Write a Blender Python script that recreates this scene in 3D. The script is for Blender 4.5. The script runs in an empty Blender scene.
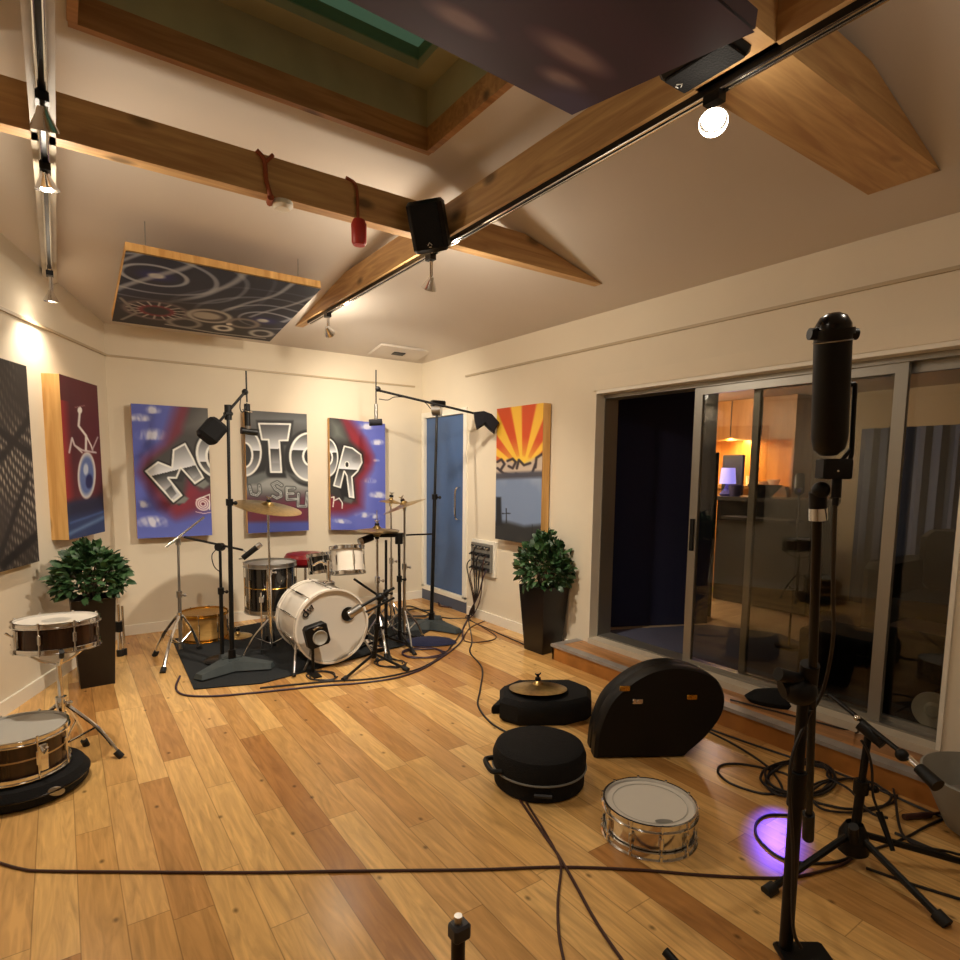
import bpy, math, random
import numpy as np
from mathutils import Vector as V, Matrix as M
random.seed(7); np.random.seed(7)
SC = bpy.context.scene; COL = SC.collection
PI = math.pi
# ---------------------------------------------------------------- camera
F_, CY, YAW, PITCH, ROLL, H = 598.66, 534.655, .6122, -.1058, .0112, 1.5
fw = V((math.sin(YAW)*math.cos(PITCH), math.cos(YAW)*math.cos(PITCH), math.sin(PITCH)))
rt = V((math.cos(YAW), -math.sin(YAW), 0)); up = rt.cross(fw)
r_ = rt*math.cos(ROLL)+up*math.sin(ROLL); u_ = -rt*math.sin(ROLL)+up*math.cos(ROLL)
EYE = V((0, 0, H))
cam = bpy.data.cameras.new('camera'); co = bpy.data.objects.new('camera', cam); COL.objects.link(co)
co.matrix_world = M(((r_.x, u_.x, -fw.x, 0), (r_.y, u_.y, -fw.y, 0), (r_.z, u_.z, -fw.z, H), (0, 0, 0, 1)))
cam.sensor_width = 36; cam.lens = 36*F_/960; cam.shift_y = (CY-480)/960; cam.clip_start = .02
SC.camera = co
def ray(x, y): return fw+r_*((x-480)/F_)-u_*((y-CY)/F_)
def at(x, y, d): return EYE+ray(x, y)*d                       # point at a given distance
def fl(x, y, z=0.): q = ray(x, y); return EYE+q*((z-H)/q.z)   # point at a given height
def onx(x, y, X): q = ray(x, y); return EYE+q*(X/q.x)
def ony(x, y, Y): q = ray(x, y); return EYE+q*(Y/q.y)
def prj(p):
    v = V(p)-EYE; d = v.dot(fw); return 480+F_*v.dot(r_)/d, CY-F_*v.dot(u_)/d
def zat(b, py):                                               # height above floor point b seen at picture row py
    lo, hi = -1., 3.5
    for _ in range(40):
        m = (lo+hi)/2
        if prj((b[0], b[1], m))[1] > py: lo = m
        else: hi = m
    return lo
# ---------------------------------------------------------------- materials
def lin(c):
    c = [x/255 for x in c]
    return tuple(x/12.92 if x <= .04045 else ((x+.055)/1.055)**2.4 for x in c)+(1,)
MATS = {}
def mat(name, c, rough=.5, metal=0, spec=.5, coat=0, noise=0, nscale=20, bump=0, bscale=60, c2=None, emit=None, es=1, tr=0):
    m = bpy.data.materials.new(name); m.use_nodes = True; nt = m.node_tree; b = nt.nodes['Principled BSDF']
    col = lin(c); b.inputs['Base Color'].default_value = col; b.inputs['Roughness'].default_value = rough
    b.inputs['Metallic'].default_value = metal; b.inputs['Specular IOR Level'].default_value = spec
    b.inputs['Coat Weight'].default_value = coat
    if tr: b.inputs['Transmission Weight'].default_value = tr
    tc = nt.nodes.new('ShaderNodeTexCoord')
    if noise:
        n = nt.nodes.new('ShaderNodeTexNoise'); n.inputs['Scale'].default_value = nscale; n.inputs['Detail'].default_value = 4
        nt.links.new(tc.outputs['Object'], n.inputs['Vector'])
        mx = nt.nodes.new('ShaderNodeMix'); mx.data_type = 'RGBA'
        d = lin(c2) if c2 else tuple(x*(1-noise) for x in col[:3])+(1,)
        mx.inputs['A'].default_value = col; mx.inputs['B'].default_value = d
        rp = nt.nodes.new('ShaderNodeMapRange'); rp.inputs['From Min'].default_value = .38; rp.inputs['From Max'].default_value = .66
        nt.links.new(n.outputs['Fac'], rp.inputs['Value']); nt.links.new(rp.outputs['Result'], mx.inputs['Factor'])
        nt.links.new(mx.outputs['Result'], b.inputs['Base Color'])
    if bump:
        n2 = nt.nodes.new('ShaderNodeTexNoise'); n2.inputs['Scale'].default_value = bscale
        nt.links.new(tc.outputs['Object'], n2.inputs['Vector'])
        bp = nt.nodes.new('ShaderNodeBump'); bp.inputs['Strength'].default_value = bump; bp.inputs['Distance'].default_value = .01
        nt.links.new(n2.outputs['Fac'], bp.inputs['Height']); nt.links.new(bp.outputs['Normal'], b.inputs['Normal'])
    if emit:
        b.inputs['Emission Color'].default_value = lin(emit); b.inputs['Emission Strength'].default_value = es
    MATS[name] = m; return m
def wood(name, c1, c2, axis, scale=9, rough=.55, knots=True):
    """long-grain timber; axis 0/1/2 is the grain direction"""
    m = bpy.data.materials.new(name); m.use_nodes = True; nt = m.node_tree; b = nt.nodes['Principled BSDF']; L = nt.links.new
    tc = nt.nodes.new('ShaderNodeTexCoord'); mp = nt.nodes.new('ShaderNodeMapping')
    s = [scale]*3; s[axis] = scale*.09; mp.inputs['Scale'].default_value = s
    L(tc.outputs['Object'], mp.inputs['Vector'])
    n = nt.nodes.new('ShaderNodeTexNoise'); n.inputs['Scale'].default_value = 2.2; n.inputs['Detail'].default_value = 6; n.inputs['Distortion'].default_value = 1.2
    L(mp.outputs['Vector'], n.inputs['Vector'])
    cr = nt.nodes.new('ShaderNodeValToRGB'); cr.color_ramp.elements[0].position = .35; cr.color_ramp.elements[1].position = .7
    cr.color_ramp.elements[0].color = lin(c1); cr.color_ramp.elements[1].color = lin(c2); L(n.outputs['Fac'], cr.inputs['Fac'])
    out = cr.outputs['Color']
    if knots:
        mp2 = nt.nodes.new('ShaderNodeMapping'); s2 = [5.5]*3; s2[axis] = 2.6; mp2.inputs['Scale'].default_value = s2; L(tc.outputs['Object'], mp2.inputs['Vector'])
        vo = nt.nodes.new('ShaderNodeTexVoronoi'); vo.inputs['Scale'].default_value = 1; L(mp2.outputs['Vector'], vo.inputs['Vector'])
        mr = nt.nodes.new('ShaderNodeMapRange'); mr.inputs['From Min'].default_value = .08; mr.inputs['From Max'].default_value = .19; mr.inputs['To Min'].default_value = .75; mr.inputs['To Max'].default_value = 0
        L(vo.outputs['Distance'], mr.inputs['Value'])
        mx = nt.nodes.new('ShaderNodeMix'); mx.data_type = 'RGBA'; L(mr.outputs['Result'], mx.inputs['Factor']); L(out, mx.inputs['A'])
        mx.inputs['B'].default_value = lin([x*.45 for x in c1]); out = mx.outputs['Result']
    L(out, b.inputs['Base Color']); b.inputs['Roughness'].default_value = rough
    MATS[name] = m; return m
def plank_floor(name, cols, bw, rw, rough, flip=True):
    m = bpy.data.materials.new(name); m.use_nodes = True; nt = m.node_tree; b = nt.nodes['Principled BSDF']; L = nt.links.new
    tc = nt.nodes.new('ShaderNodeTexCoord'); sx = nt.nodes.new('ShaderNodeSeparateXYZ'); L(tc.outputs['Object'], sx.inputs['Vector'])
    def math_(op, a, b_=None):
        n = nt.nodes.new('ShaderNodeMath'); n.operation = op
        for i, q in enumerate((a, b_)):
            if q is None: continue
            if isinstance(q, (int, float)): n.inputs[i].default_value = q
            else: L(q, n.inputs[i])
        return n.outputs[0]
    gx, gy = (sx.outputs['X'], sx.outputs['Y']) if flip else (sx.outputs['Y'], sx.outputs['X'])
    ru = math_('DIVIDE', gx, rw); row = math_('FLOOR', ru)
    wn = nt.nodes.new('ShaderNodeTexWhiteNoise'); wn.noise_dimensions = '1D'; L(row, wn.inputs['W'])
    vv = math_('ADD', math_('DIVIDE', gy, bw), math_('MULTIPLY', wn.outputs['Value'], 7.3)); cell = math_('FLOOR', vv)
    cb = nt.nodes.new('ShaderNodeCombineXYZ'); L(row, cb.inputs['X']); L(cell, cb.inputs['Y'])
    w2 = nt.nodes.new('ShaderNodeTexWhiteNoise'); w2.noise_dimensions = '3D'; L(cb.outputs[0], w2.inputs['Vector'])
    cr = nt.nodes.new('ShaderNodeValToRGB'); el = cr.color_ramp.elements
    while len(el) < len(cols): el.new(.5)
    for i, c in enumerate(cols): el[i].position = i/(len(cols)-1); el[i].color = lin(c)
    L(w2.outputs['Value'], cr.inputs['Fac'])
    mp = nt.nodes.new('ShaderNodeMapping'); mp.inputs['Scale'].default_value = (22, 2.2, 1) if flip else (2.2, 22, 1)
    ad = nt.nodes.new('ShaderNodeVectorMath'); ad.operation = 'MULTIPLY_ADD'; L(cb.outputs[0], ad.inputs[0]); ad.inputs[1].default_value = (3.1, 5.7, 0); L(tc.outputs['Object'], ad.inputs[2])
    L(ad.outputs[0], mp.inputs['Vector'])
    n = nt.nodes.new('ShaderNodeTexNoise'); n.inputs['Scale'].default_value = 1.3; n.inputs['Detail'].default_value = 7; n.inputs['Distortion'].default_value = 1.5; L(mp.outputs[0], n.inputs['Vector'])
    mr = nt.nodes.new('ShaderNodeMapRange'); mr.inputs['From Min'].default_value = .3; mr.inputs['From Max'].default_value = .75; mr.inputs['To Min'].default_value = 1.12; mr.inputs['To Max'].default_value = .66; L(n.outputs['Fac'], mr.inputs['Value'])
    vo = nt.nodes.new('ShaderNodeTexVoronoi'); vo.voronoi_dimensions = '2D'; vo.inputs['Scale'].default_value = 2.2
    mp3 = nt.nodes.new('ShaderNodeMapping'); mp3.inputs['Scale'].default_value = (1.5, 1, 1) if flip else (1, 1.5, 1); L(tc.outputs['Object'], mp3.inputs['Vector']); L(mp3.outputs[0], vo.inputs['Vector'])
    kn = nt.nodes.new('ShaderNodeMapRange'); kn.inputs['From Min'].default_value = .01; kn.inputs['From Max'].default_value = .04; kn.inputs['To Min'].default_value = .35; kn.inputs['To Max'].default_value = 1; L(vo.outputs['Distance'], kn.inputs['Value'])
    fr = math_('FRACT', ru); ed = math_('MINIMUM', fr, math_('SUBTRACT', 1, fr))
    fr2 = math_('FRACT', vv); ed2 = math_('MULTIPLY', math_('MINIMUM', fr2, math_('SUBTRACT', 1, fr2)), bw/rw)
    g = nt.nodes.new('ShaderNodeMapRange'); g.inputs['From Min'].default_value = .004; g.inputs['From Max'].default_value = .022; g.inputs['To Min'].default_value = .55; L(math_('MINIMUM', ed, ed2), g.inputs['Value'])
    f = math_('MULTIPLY', math_('MULTIPLY', mr.outputs[0], kn.outputs[0]), g.outputs[0])
    vm = nt.nodes.new('ShaderNodeVectorMath'); vm.operation = 'SCALE'; L(cr.outputs['Color'], vm.inputs[0]); L(f, vm.inputs['Scale'])
    L(vm.outputs[0], b.inputs['Base Color']); b.inputs['Roughness'].default_value = rough
    MATS[name] = m; return m
def glass_mat(name, refl, tint):
    m = bpy.data.materials.new(name); m.use_nodes = True; nt = m.node_tree; nt.nodes.clear(); L = nt.links.new
    o = nt.nodes.new('ShaderNodeOutputMaterial'); t = nt.nodes.new('ShaderNodeBsdfTransparent'); t.inputs['Color'].default_value = lin(tint)
    g = nt.nodes.new('ShaderNodeBsdfGlossy'); g.inputs['Roughness'].default_value = .01; mx = nt.nodes.new('ShaderNodeMixShader')
    lw0 = nt.nodes.new('ShaderNodeLayerWeight'); lw0.inputs['Blend'].default_value = .5; pw_ = nt.nodes.new('ShaderNodeMath'); pw_.operation = 'POWER'; pw_.inputs[1].default_value = 4.5; L(lw0.outputs['Facing'], pw_.inputs[0]); lw = nt.nodes.new('ShaderNodeMath'); lw.operation = 'MULTIPLY'; lw.inputs[1].default_value = .7; L(pw_.outputs[0], lw.inputs[0])
    a = nt.nodes.new('ShaderNodeMath'); a.operation = 'ADD'; a.use_clamp = True; a.inputs[1].default_value = refl
    L(lw.outputs[0], a.inputs[0]); L(a.outputs[0], mx.inputs[0]); L(t.outputs[0], mx.inputs[1]); L(g.outputs[0], mx.inputs[2]); L(mx.outputs[0], o.inputs[0])
    MATS[name] = m; return m
def paint_mat(name, rough=.6):
    m = bpy.data.materials.new(name); m.use_nodes = True; nt = m.node_tree; b = nt.nodes['Principled BSDF']
    a = nt.nodes.new('ShaderNodeVertexColor'); a.layer_name = 'paint'; nt.links.new(a.outputs['Color'], b.inputs['Base Color'])
    b.inputs['Roughness'].default_value = rough; MATS[name] = m; return m

mat('wall', (226, 214, 192), .75, noise=.05, nscale=1.5, bump=.08, bscale=180)
mat('ceil', (212, 202, 190), .8, noise=.04, nscale=1.2, bump=.05, bscale=150)
mat('white', (232, 226, 212), .45); mat('pale_beam', (196, 184, 164), .6, noise=.12, nscale=8)
mat('rail_paint', (186, 168, 138), .5)
wood('beam_x', (176, 134, 86), (212, 172, 116), 0); wood('beam_y', (176, 134, 86), (212, 172, 116), 1)
wood('frame_wood', (190, 140, 74), (226, 180, 112), 2, 7, .6)
wood('sky_wood', (150, 104, 60), (186, 138, 84), 0, 9)
wood('cab_wood', (172, 112, 50), (206, 146, 76), 2, 3, .4, False)
plank_floor('floor', [(168, 116, 62), (196, 148, 86), (212, 166, 100), (224, 180, 114), (184, 132, 74)], 1.05, .128, .24)
plank_floor('step_wood', [(160, 108, 60), (196, 140, 84), (140, 96, 60)], .8, .11, .32)
plank_floor('room_floor', [(176, 150, 120), (190, 164, 132), (168, 140, 110)], 1.2, .2, .4, False)
mat('riser_wood', (172, 112, 50), .4, noise=.3, nscale=6)
mat('nosing', (150, 142, 136), .35, noise=.2, nscale=14)
mat('chrome', (226, 226, 226), .13, 1); mat('steel', (170, 168, 164), .3, 1)
mat('alu', (150, 146, 138), .38, .7); mat('black_metal', (12, 11, 11), .4, .2, spec=.35)
mat('black', (8, 8, 9), .48, spec=.3); mat('black_rough', (13, 13, 15), .85, bump=.4, bscale=140, spec=.3)
mat('black_gloss', (13, 12, 14), .22); mat('rubber', (14, 14, 14), .7)
mat('base_grey', (58, 66, 68), .6, noise=.2, nscale=25)
mat('rug', (25, 30, 34), .95, noise=.35, nscale=90, bump=.6, bscale=260)
mat('blue_cloth', (30, 34, 64), .9, bump=.4, bscale=60); mat('dark_cloth', (15, 14, 24), .9, bump=.4, bscale=50); mat('navy_cloth', (28, 31, 62), .95, bump=.3, bscale=50)
mat('drum_white', (226, 218, 206), .25, coat=.4); mat('head_white', (200, 194, 184), .55); mat('head_clear', (170, 168, 162), .4)
mat('drum_black', (16, 15, 15), .15, coat=.5); wood('drum_brown', (40, 24, 14), (70, 44, 26), 2, 6, .25, False)
wood('drum_tan', (176, 132, 70), (206, 166, 100), 0, 6, .35, False)
mat('gold', (206, 160, 70), .25, 1); mat('bronze', (188, 160, 104), .28, 1, noise=.25, nscale=40)
mat('red_vinyl', (128, 18, 24), .35); mat('red', (176, 44, 34), .4); mat('red_strap', (150, 76, 42), .7)
mat('door_blue', (66, 96, 142), .5, noise=.06, nscale=5); mat('kick_blue', (76, 84, 104), .55)
mat('leaf', (30, 60, 30), .45, noise=.5, nscale=9, c2=(66, 98, 56)); mat('stem', (66, 52, 34), .7)
mat('pot', (15, 9, 9), .35); mat('soil', (40, 30, 22), .9)
mat('cable', (24, 18, 18), .5); mat('cable_brown', (58, 26, 18), .5); mat('cable_purple', (52, 34, 50), .5)
mat('grey_panel', (120, 118, 112), .5); mat('slot', (40, 40, 44), .5)
mat('grey_cloth', (146, 144, 136), .6, noise=.15, nscale=6)
mat('canvas_edge', (70, 52, 60), .7)
mat('night', (12, 18, 18), .3); mat('blind', (168, 164, 128), .7, noise=.3, nscale=2)
mat('lamp_lit', (255, 255, 255), .4, emit=(255, 226, 178), es=60)
mat('lamp_soft', (255, 255, 255), .4, emit=(255, 220, 170), es=12)
mat('shade', (200, 196, 240), .7, emit=(150, 140, 240), es=1.1)
mat('strip', (255, 240, 200), .5, emit=(255, 200, 110), es=9)
mat('blue_led', (60, 50, 255), .4, emit=(60, 30, 255), es=40)
mat('purple_cloth', (86, 80, 122), .9, bump=.3, bscale=70)
mat('room_cream', (206, 186, 150), .8); mat('room_dark', (52, 50, 50), .6); mat('room_blue', (78, 92, 122), .7)
mat('carpet', (78, 80, 102), .95, noise=.2, nscale=120); mat('yellow_green', (196, 204, 40), .7)
mat('ceramic', (226, 220, 206), .4); mat('green_glass', (90, 130, 108), .4)
glass_mat('glass', .04, (226, 226, 222)); glass_mat('sky_glass', .04, (196, 214, 196))
paint_mat('painting')
mat('logo_black', (22, 20, 22), .5); mat('mark', (180, 178, 170), .5)
# ---------------------------------------------------------------- mesh builder
def frame_of(p, q):
    z = (V(q)-V(p)); l = z.length; z.normalize()
    x = z.orthogonal().normalized(); y = z.cross(x)
    return M(((x.x, y.x, z.x, p[0]), (x.y, y.y, z.y, p[1]), (x.z, y.z, z.z, p[2]), (0, 0, 0, 1))), l
class MB:
    def __init__(s): s.v = []; s.f = []
    def add(s, vs, fs, mx=None):
        o = len(s.v); s.v += [(mx @ V(p) if mx else V(p)) for p in vs]; s.f += [tuple(i+o for i in f) for f in fs]; return s
    def box(s, a, b, mx=None, bev=0):
        x0, y0, z0 = [min(p, q) for p, q in zip(a, b)]; x1, y1, z1 = [max(p, q) for p, q in zip(a, b)]
        if bev:
            return s.prism([(x0+bev, y0), (x1-bev, y0), (x1, y0+bev), (x1, y1-bev), (x1-bev, y1), (x0+bev, y1), (x0, y1-bev), (x0, y0+bev)], z0, z1, mx, bev)
        return s.add([(x0, y0, z0), (x1, y0, z0), (x1, y1, z0), (x0, y1, z0), (x0, y0, z1), (x1, y0, z1), (x1, y1, z1), (x0, y1, z1)],
                     [(3, 2, 1, 0), (4, 5, 6, 7), (0, 1, 5, 4), (1, 2, 6, 5), (2, 3, 7, 6), (3, 0, 4, 7)], mx)
    def prism(s, poly, z0, z1, mx=None, bev=0):
        n = len(poly); cx = sum(p[0] for p in poly)/n; cy = sum(p[1] for p in poly)/n
        rings = [(z0, 1), (z1, 1)]
        if bev:
            R = max(math.hypot(p[0]-cx, p[1]-cy) for p in poly); k = 1-bev/R
            rings = [(z0, k), (z0+bev, 1), (z1-bev, 1), (z1, k)]
        vs = [(cx+(x-cx)*k, cy+(y-cy)*k, z) for z, k in rings for x, y in poly]
        fs = [tuple(range(n-1, -1, -1)), tuple(range((len(rings)-1)*n, len(rings)*n))]
        for r in range(len(rings)-1):
            for i in range(n):
                j = (i+1) % n; fs.append((r*n+i, r*n+j, (r+1)*n+j, (r+1)*n+i))
        return s.add(vs, fs, mx)
    def lathe(s, prof, n=40, mx=None, closed=False):
        vs = []; fs = []; k = len(prof)
        for i in range(n):
            a = 2*PI*i/n
            vs += [(r*math.cos(a), r*math.sin(a), z) for r, z in prof]
        for i in range(n):
            j = (i+1) % n
            for t in range(k if closed else k-1):
                t2 = (t+1) % k
                fs.append((i*k+t, j*k+t, j*k+t2, i*k+t2))
        return s.add(vs, fs, mx)
    def cyl(s, p, q, r0, r1=None, n=16):
        mx, l = frame_of(p, q); r1 = r0 if r1 is None else r1
        return s.lathe([(1e-5, 0), (r0, 0), (r1, l), (1e-5, l)], n, mx)
    def tube(s, pts, r, n=8, sm=True):
        pts = [V(p) for p in pts]
        if sm and len(pts) > 2: pts = spline(pts)
        vs = []; fs = []; prev = None
        for i, p in enumerate(pts):
            t = (pts[min(i+1, len(pts)-1)]-pts[max(i-1, 0)]).normalized()
            x = t.orthogonal().normalized() if prev is None else (prev-t*prev.dot(t)).normalized()
            prev = x; y = t.cross(x); rr = r(i/(len(pts)-1)) if callable(r) else r
            vs += [p+(x*math.cos(2*PI*k/n)+y*math.sin(2*PI*k/n))*rr for k in range(n)]
        for i in range(len(pts)-1):
            for k in range(n):
                fs.append((i*n+k, i*n+(k+1) % n, (i+1)*n+(k+1) % n, (i+1)*n+k))
        fs += [tuple(range(n-1, -1, -1)), tuple(range((len(pts)-1)*n, len(pts)*n))]
        return s.add(vs, fs)
    def ball(s, c, r, sc=(1, 1, 1), n=16):
        prof = [(max(1e-5, r*math.sin(PI*i/10)), -r*math.cos(PI*i/10)) for i in range(11)]
        return s.lathe(prof, n, M.Translation(V(c)) @ M.Diagonal((*sc, 1)))
    def torus(s, R, r, z=0, mx=None, n=40, k=8):
        return s.lathe([(R+r*math.cos(2*PI*i/k), z+r*math.sin(2*PI*i/k)) for i in range(k)], n, mx, True)
    def quad(s, a, b, c, d): return s.add([a, b, c, d], [(0, 1, 2, 3)])
def spline(p, m=7):
    out = []
    for i in range(len(p)-1):
        a, b, c, d = p[max(i-1, 0)], p[i], p[i+1], p[min(i+2, len(p)-1)]
        for j in range(m):
            t = j/m; out.append(.5*((2*b)+(c-a)*t+(2*a-5*b+4*c-d)*t*t+(3*b-a-3*c+d)*t**3))
    return out+[p[-1]]
def woff(o):
    w = V((0, 0, 0))
    while o: w += o.location; o = o.parent
    return w
def obj(name, mb, material, parent=None, label=None, local=False, origin=None, ang=35):
    """one mesh object; vertices are given in world space unless local"""
    me = bpy.data.meshes.new(name)
    off = V((0, 0, 0))
    if parent and not local: off = woff(parent)
    if not parent and not local:
        if origin is None:
            xs = [p.x for p in mb.v]; ys = [p.y for p in mb.v]; zs = [p.z for p in mb.v]
            origin = ((min(xs)+max(xs))/2, (min(ys)+max(ys))/2, min(zs))
        off = V(origin)
    me.from_pydata([tuple(p-off) for p in mb.v], [], mb.f); me.materials.append(MATS[material])
    me.validate(); me.update()
    import bmesh
    bm = bmesh.new(); bm.from_mesh(me); bmesh.ops.remove_doubles(bm, verts=bm.verts, dist=2e-5); bmesh.ops.recalc_face_normals(bm, faces=bm.faces); bm.to_mesh(me); bm.free()
    me.shade_smooth(); me.set_sharp_from_angle(angle=math.radians(ang))
    o = bpy.data.objects.new(name, me); COL.objects.link(o)
    if parent: o.parent = parent
    elif not local: o.location = off
    if label: o['label'] = label
    return o
def tag(o, label, cat, group=None, kind=None):
    o['label'] = label; o['category'] = cat
    if group: o['group'] = group
    if kind: o['kind'] = kind
    return o
def thing(name, label, cat, loc, group=None):
    o = bpy.data.objects.new(name, None); o.empty_display_size = .05; COL.objects.link(o); o.location = V(loc)
    return tag(o, label, cat, group)
def struct(name, mb, m, label, cat, parent=None):
    o = obj(name, mb, m, parent)
    if not parent: o['kind'] = 'structure'; o['label'] = label; o['category'] = cat
    return o
def sthing(name, label, cat, loc):
    o = thing(name, label, cat, loc); o['kind'] = 'structure'; return o
# ---------------------------------------------------------------- room shell
XR, YB, ZW = 3.46, 6.11, 2.71          # right wall, back wall, eaves
BL = V((.375, YB, 0)); LT = .449       # the splayed left wall: x = .375 - LT * (YB - y)
YN = -1.6
def lx(y): return .375-LT*(YB-y)
def cz(x, y):                          # underside of the hipped ceiling
    return min(ZW+.15*(YB-y), ZW+.25*(XR-x), 3.19-.25*(.147-x), 3.19)
struct('floor', MB().box((lx(YN)-.3, YN, -.06), (XR+.4, YB+.2, 0)), 'floor', 'light oak plank floor of the studio', 'floor')
struct('wall_back', MB().box((.2, YB, 0), (XR+.2, YB+.12, ZW+.03)), 'wall', 'cream plaster wall behind the drum kit', 'wall')
mb = MB(); a, b = V((.375, YB, 0)), V((lx(YN), YN, 0)); nn = V((-.912, .41, 0))*.12
mb.add([a, b, b+nn, a+nn]+[p+V((0, 0, 3.2)) for p in (a, b, b+nn, a+nn)], [(0, 1, 2, 3), (7, 6, 5, 4), (0, 4, 5, 1), (1, 5, 6, 2), (2, 6, 7, 3), (3, 7, 4, 0)])
struct('wall_left', mb, 'wall', 'cream splayed plaster wall at left', 'wall')
struct('wall_near', MB().box((lx(YN)-.3, YN-.1, 0), (XR+.2, YN, 3.25)), 'wall', 'cream plaster wall behind the viewer', 'wall')
# right wall with door opening (blue door) and the patio opening
PY0, PY1, PZ0, PZ1, XP = .99, 3.365, .168, 2.125, 3.59
DY0, DY1, DZ0, DZ1 = 5.22, 6.03, .17, 2.09
mb = MB(); T = .22
mb.box((XR, PY1, 0), (XR+T, DY0-.06, ZW+.05)); mb.box((XR, DY0-.06, DZ1+.06), (XR+T, YB, ZW+.05)); mb.box((XR, DY1+.06, 0), (XR+T, YB, DZ1+.06))
mb.box((XR, PY0, PZ1), (XR+T, PY1, ZW+.05)); mb.box((XR, YN, 0), (XR+T, PY0, ZW+.05)); mb.box((XR+.03, PY0, 0), (XR+T, PY1, PZ0-.056)); mb.box((XR+.03, DY0-.06, 0), (XR+T, DY1+.06, DZ0))
struct('wall_right', mb, 'wall', 'cream plaster wall at right with the sliding glass doors', 'wall')
# shallow bulkhead over the sliding doors
struct('trim_1', MB().box((XR-.018, YN, PZ1+.005), (XR+.01, PY1+.03, 2.235)), 'wall', 'cream bulkhead board over the sliding glass doors', 'trim')
# ceiling with a skylight hole
S0, S1, T0, T1 = .147, 1.67, 1.42, 2.90
yl = YB-2.05; hl = V((lx(yl), yl, cz(lx(yl)+.001, yl)))
def cp(x, y): return V((x, y, cz(x, y)))
vs = [V((XR+.02, YB+.02, ZW-.005)), V((.35, YB+.02, ZW)), hl, V((lx(YN)-.1, YN, 3.19-.25*(.147-lx(YN)+.1))), V((S0, YN, 3.19)), V((S1, YN, 3.19)), V((XR+.02, YN, ZW-.005)),
      V((S1, T1, 3.175)), V((S0, T1, 3.19)), V((S0, T0, 3.19)), V((S1, T0, 3.175))]
fs = [(0, 1, 8, 7), (1, 2, 8), (2, 3, 4, 9, 8), (4, 5, 10, 9), (5, 6, 0, 7, 10)]
n = len(vs); vs2 = vs+[p+V((0, 0, .02)) for p in vs]
struct('ceiling', MB().add(vs2, fs), 'ceil', 'cream hipped ceiling rising to the skylight', 'ceiling')
# skylight: timber lining, sash, glass, roller blind
sk = sthing('skylight', 'timber framed rectangular skylight at the top of the ceiling', 'skylight', ((S0+S1)/2, (T0+T1)/2, 3.19))
mb = MB()
for x0, y0, x1, y1 in ((S0-.03, T1, S1+.03, T1+.035), (S0-.03, T0-.035, S1+.03, T0), (S0-.035, T0, S0, T1), (S1, T0, S1+.035, T1)): mb.box((x0, y0, 3.165), (x1, y1, 3.28))
obj('lining', mb, 'sky_wood', sk)
mb = MB()
for x0, y0, x1, y1 in ((S0-.03, T1+.0, S1+.03, T1+.06), (S0-.03, T0-.06, S1+.03, T0), (S0-.06, T0, S0, T1), (S1, T0, S1+.06, T1)): mb.box((x0, y0, 3.28), (x1, y1, 3.62))
obj('upper_lining', mb, 'blind', sk)
mb = MB()
for x0, y0, x1, y1 in ((S0, T1-.12, S1, T1), (S0, T0, S1, T0+.12), (S0, T0+.12, S0+.12, T1-.12), (S1-.12, T0+.12, S1, T1-.12)): mb.box((x0, y0, 3.46), (x1, y1, 3.56))
obj('sash', mb, 'blind', sk)
obj('glass_pane', MB().box((S0+.1, T0+.1, 3.50), (S1-.1, T1-.1, 3.506)), 'sky_glass', sk)
# picture rails
mb = MB()
mb.box((.375, YB-.014, 2.435), (XR-.1, YB, 2.452)); struct('trim_3', mb, 'rail_paint', 'thin picture rail on the back wall', 'trim')
mb = MB(); d = V((-LT, -1, 0)).normalized(); q = V((.912, -.41, 0))
a = BL+V((0, -.01, 2.435)); b = a+d*7.5
mb.add([a, b, b+q*.016, a+q*.016]+[p+V((0, 0, .018)) for p in (a, b, b+q*.016, a+q*.016)], [(0, 1, 2, 3), (7, 6, 5, 4), (0, 4, 5, 1), (1, 5, 6, 2), (2, 6, 7, 3), (3, 7, 4, 0)])
struct('trim_4', mb, 'rail_paint', 'thin picture rail on the left wall', 'trim')
struct('trim_5', MB().box((XR-.016, YN, 2.45), (XR, 5.2, 2.468)), 'rail_paint', 'thin picture rail on the right wall', 'trim')
# baseboards
mb = MB().box((.38, YB-.018, 0), (XR, YB, .09)); struct('baseboard_back', mb, 'white', 'white skirting board along the back wall', 'baseboard')
mb = MB(); a = BL.copy(); b = a+d*7.5
mb.add([a, b, b+q*.018, a+q*.018]+[p+V((0, 0, .09)) for p in (a, b, b+q*.018, a+q*.018)], [(0, 1, 2, 3), (7, 6, 5, 4), (0, 4, 5, 1), (1, 5, 6, 2), (2, 6, 7, 3), (3, 7, 4, 0)])
struct('baseboard_left', mb, 'white', 'white skirting board along the left wall', 'baseboard')
struct('baseboard_right', MB().box((XR-.018, PY1, 0), (XR, DY0-.09, .09)), 'white', 'white skirting board below the sunset painting', 'baseboard')
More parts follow.
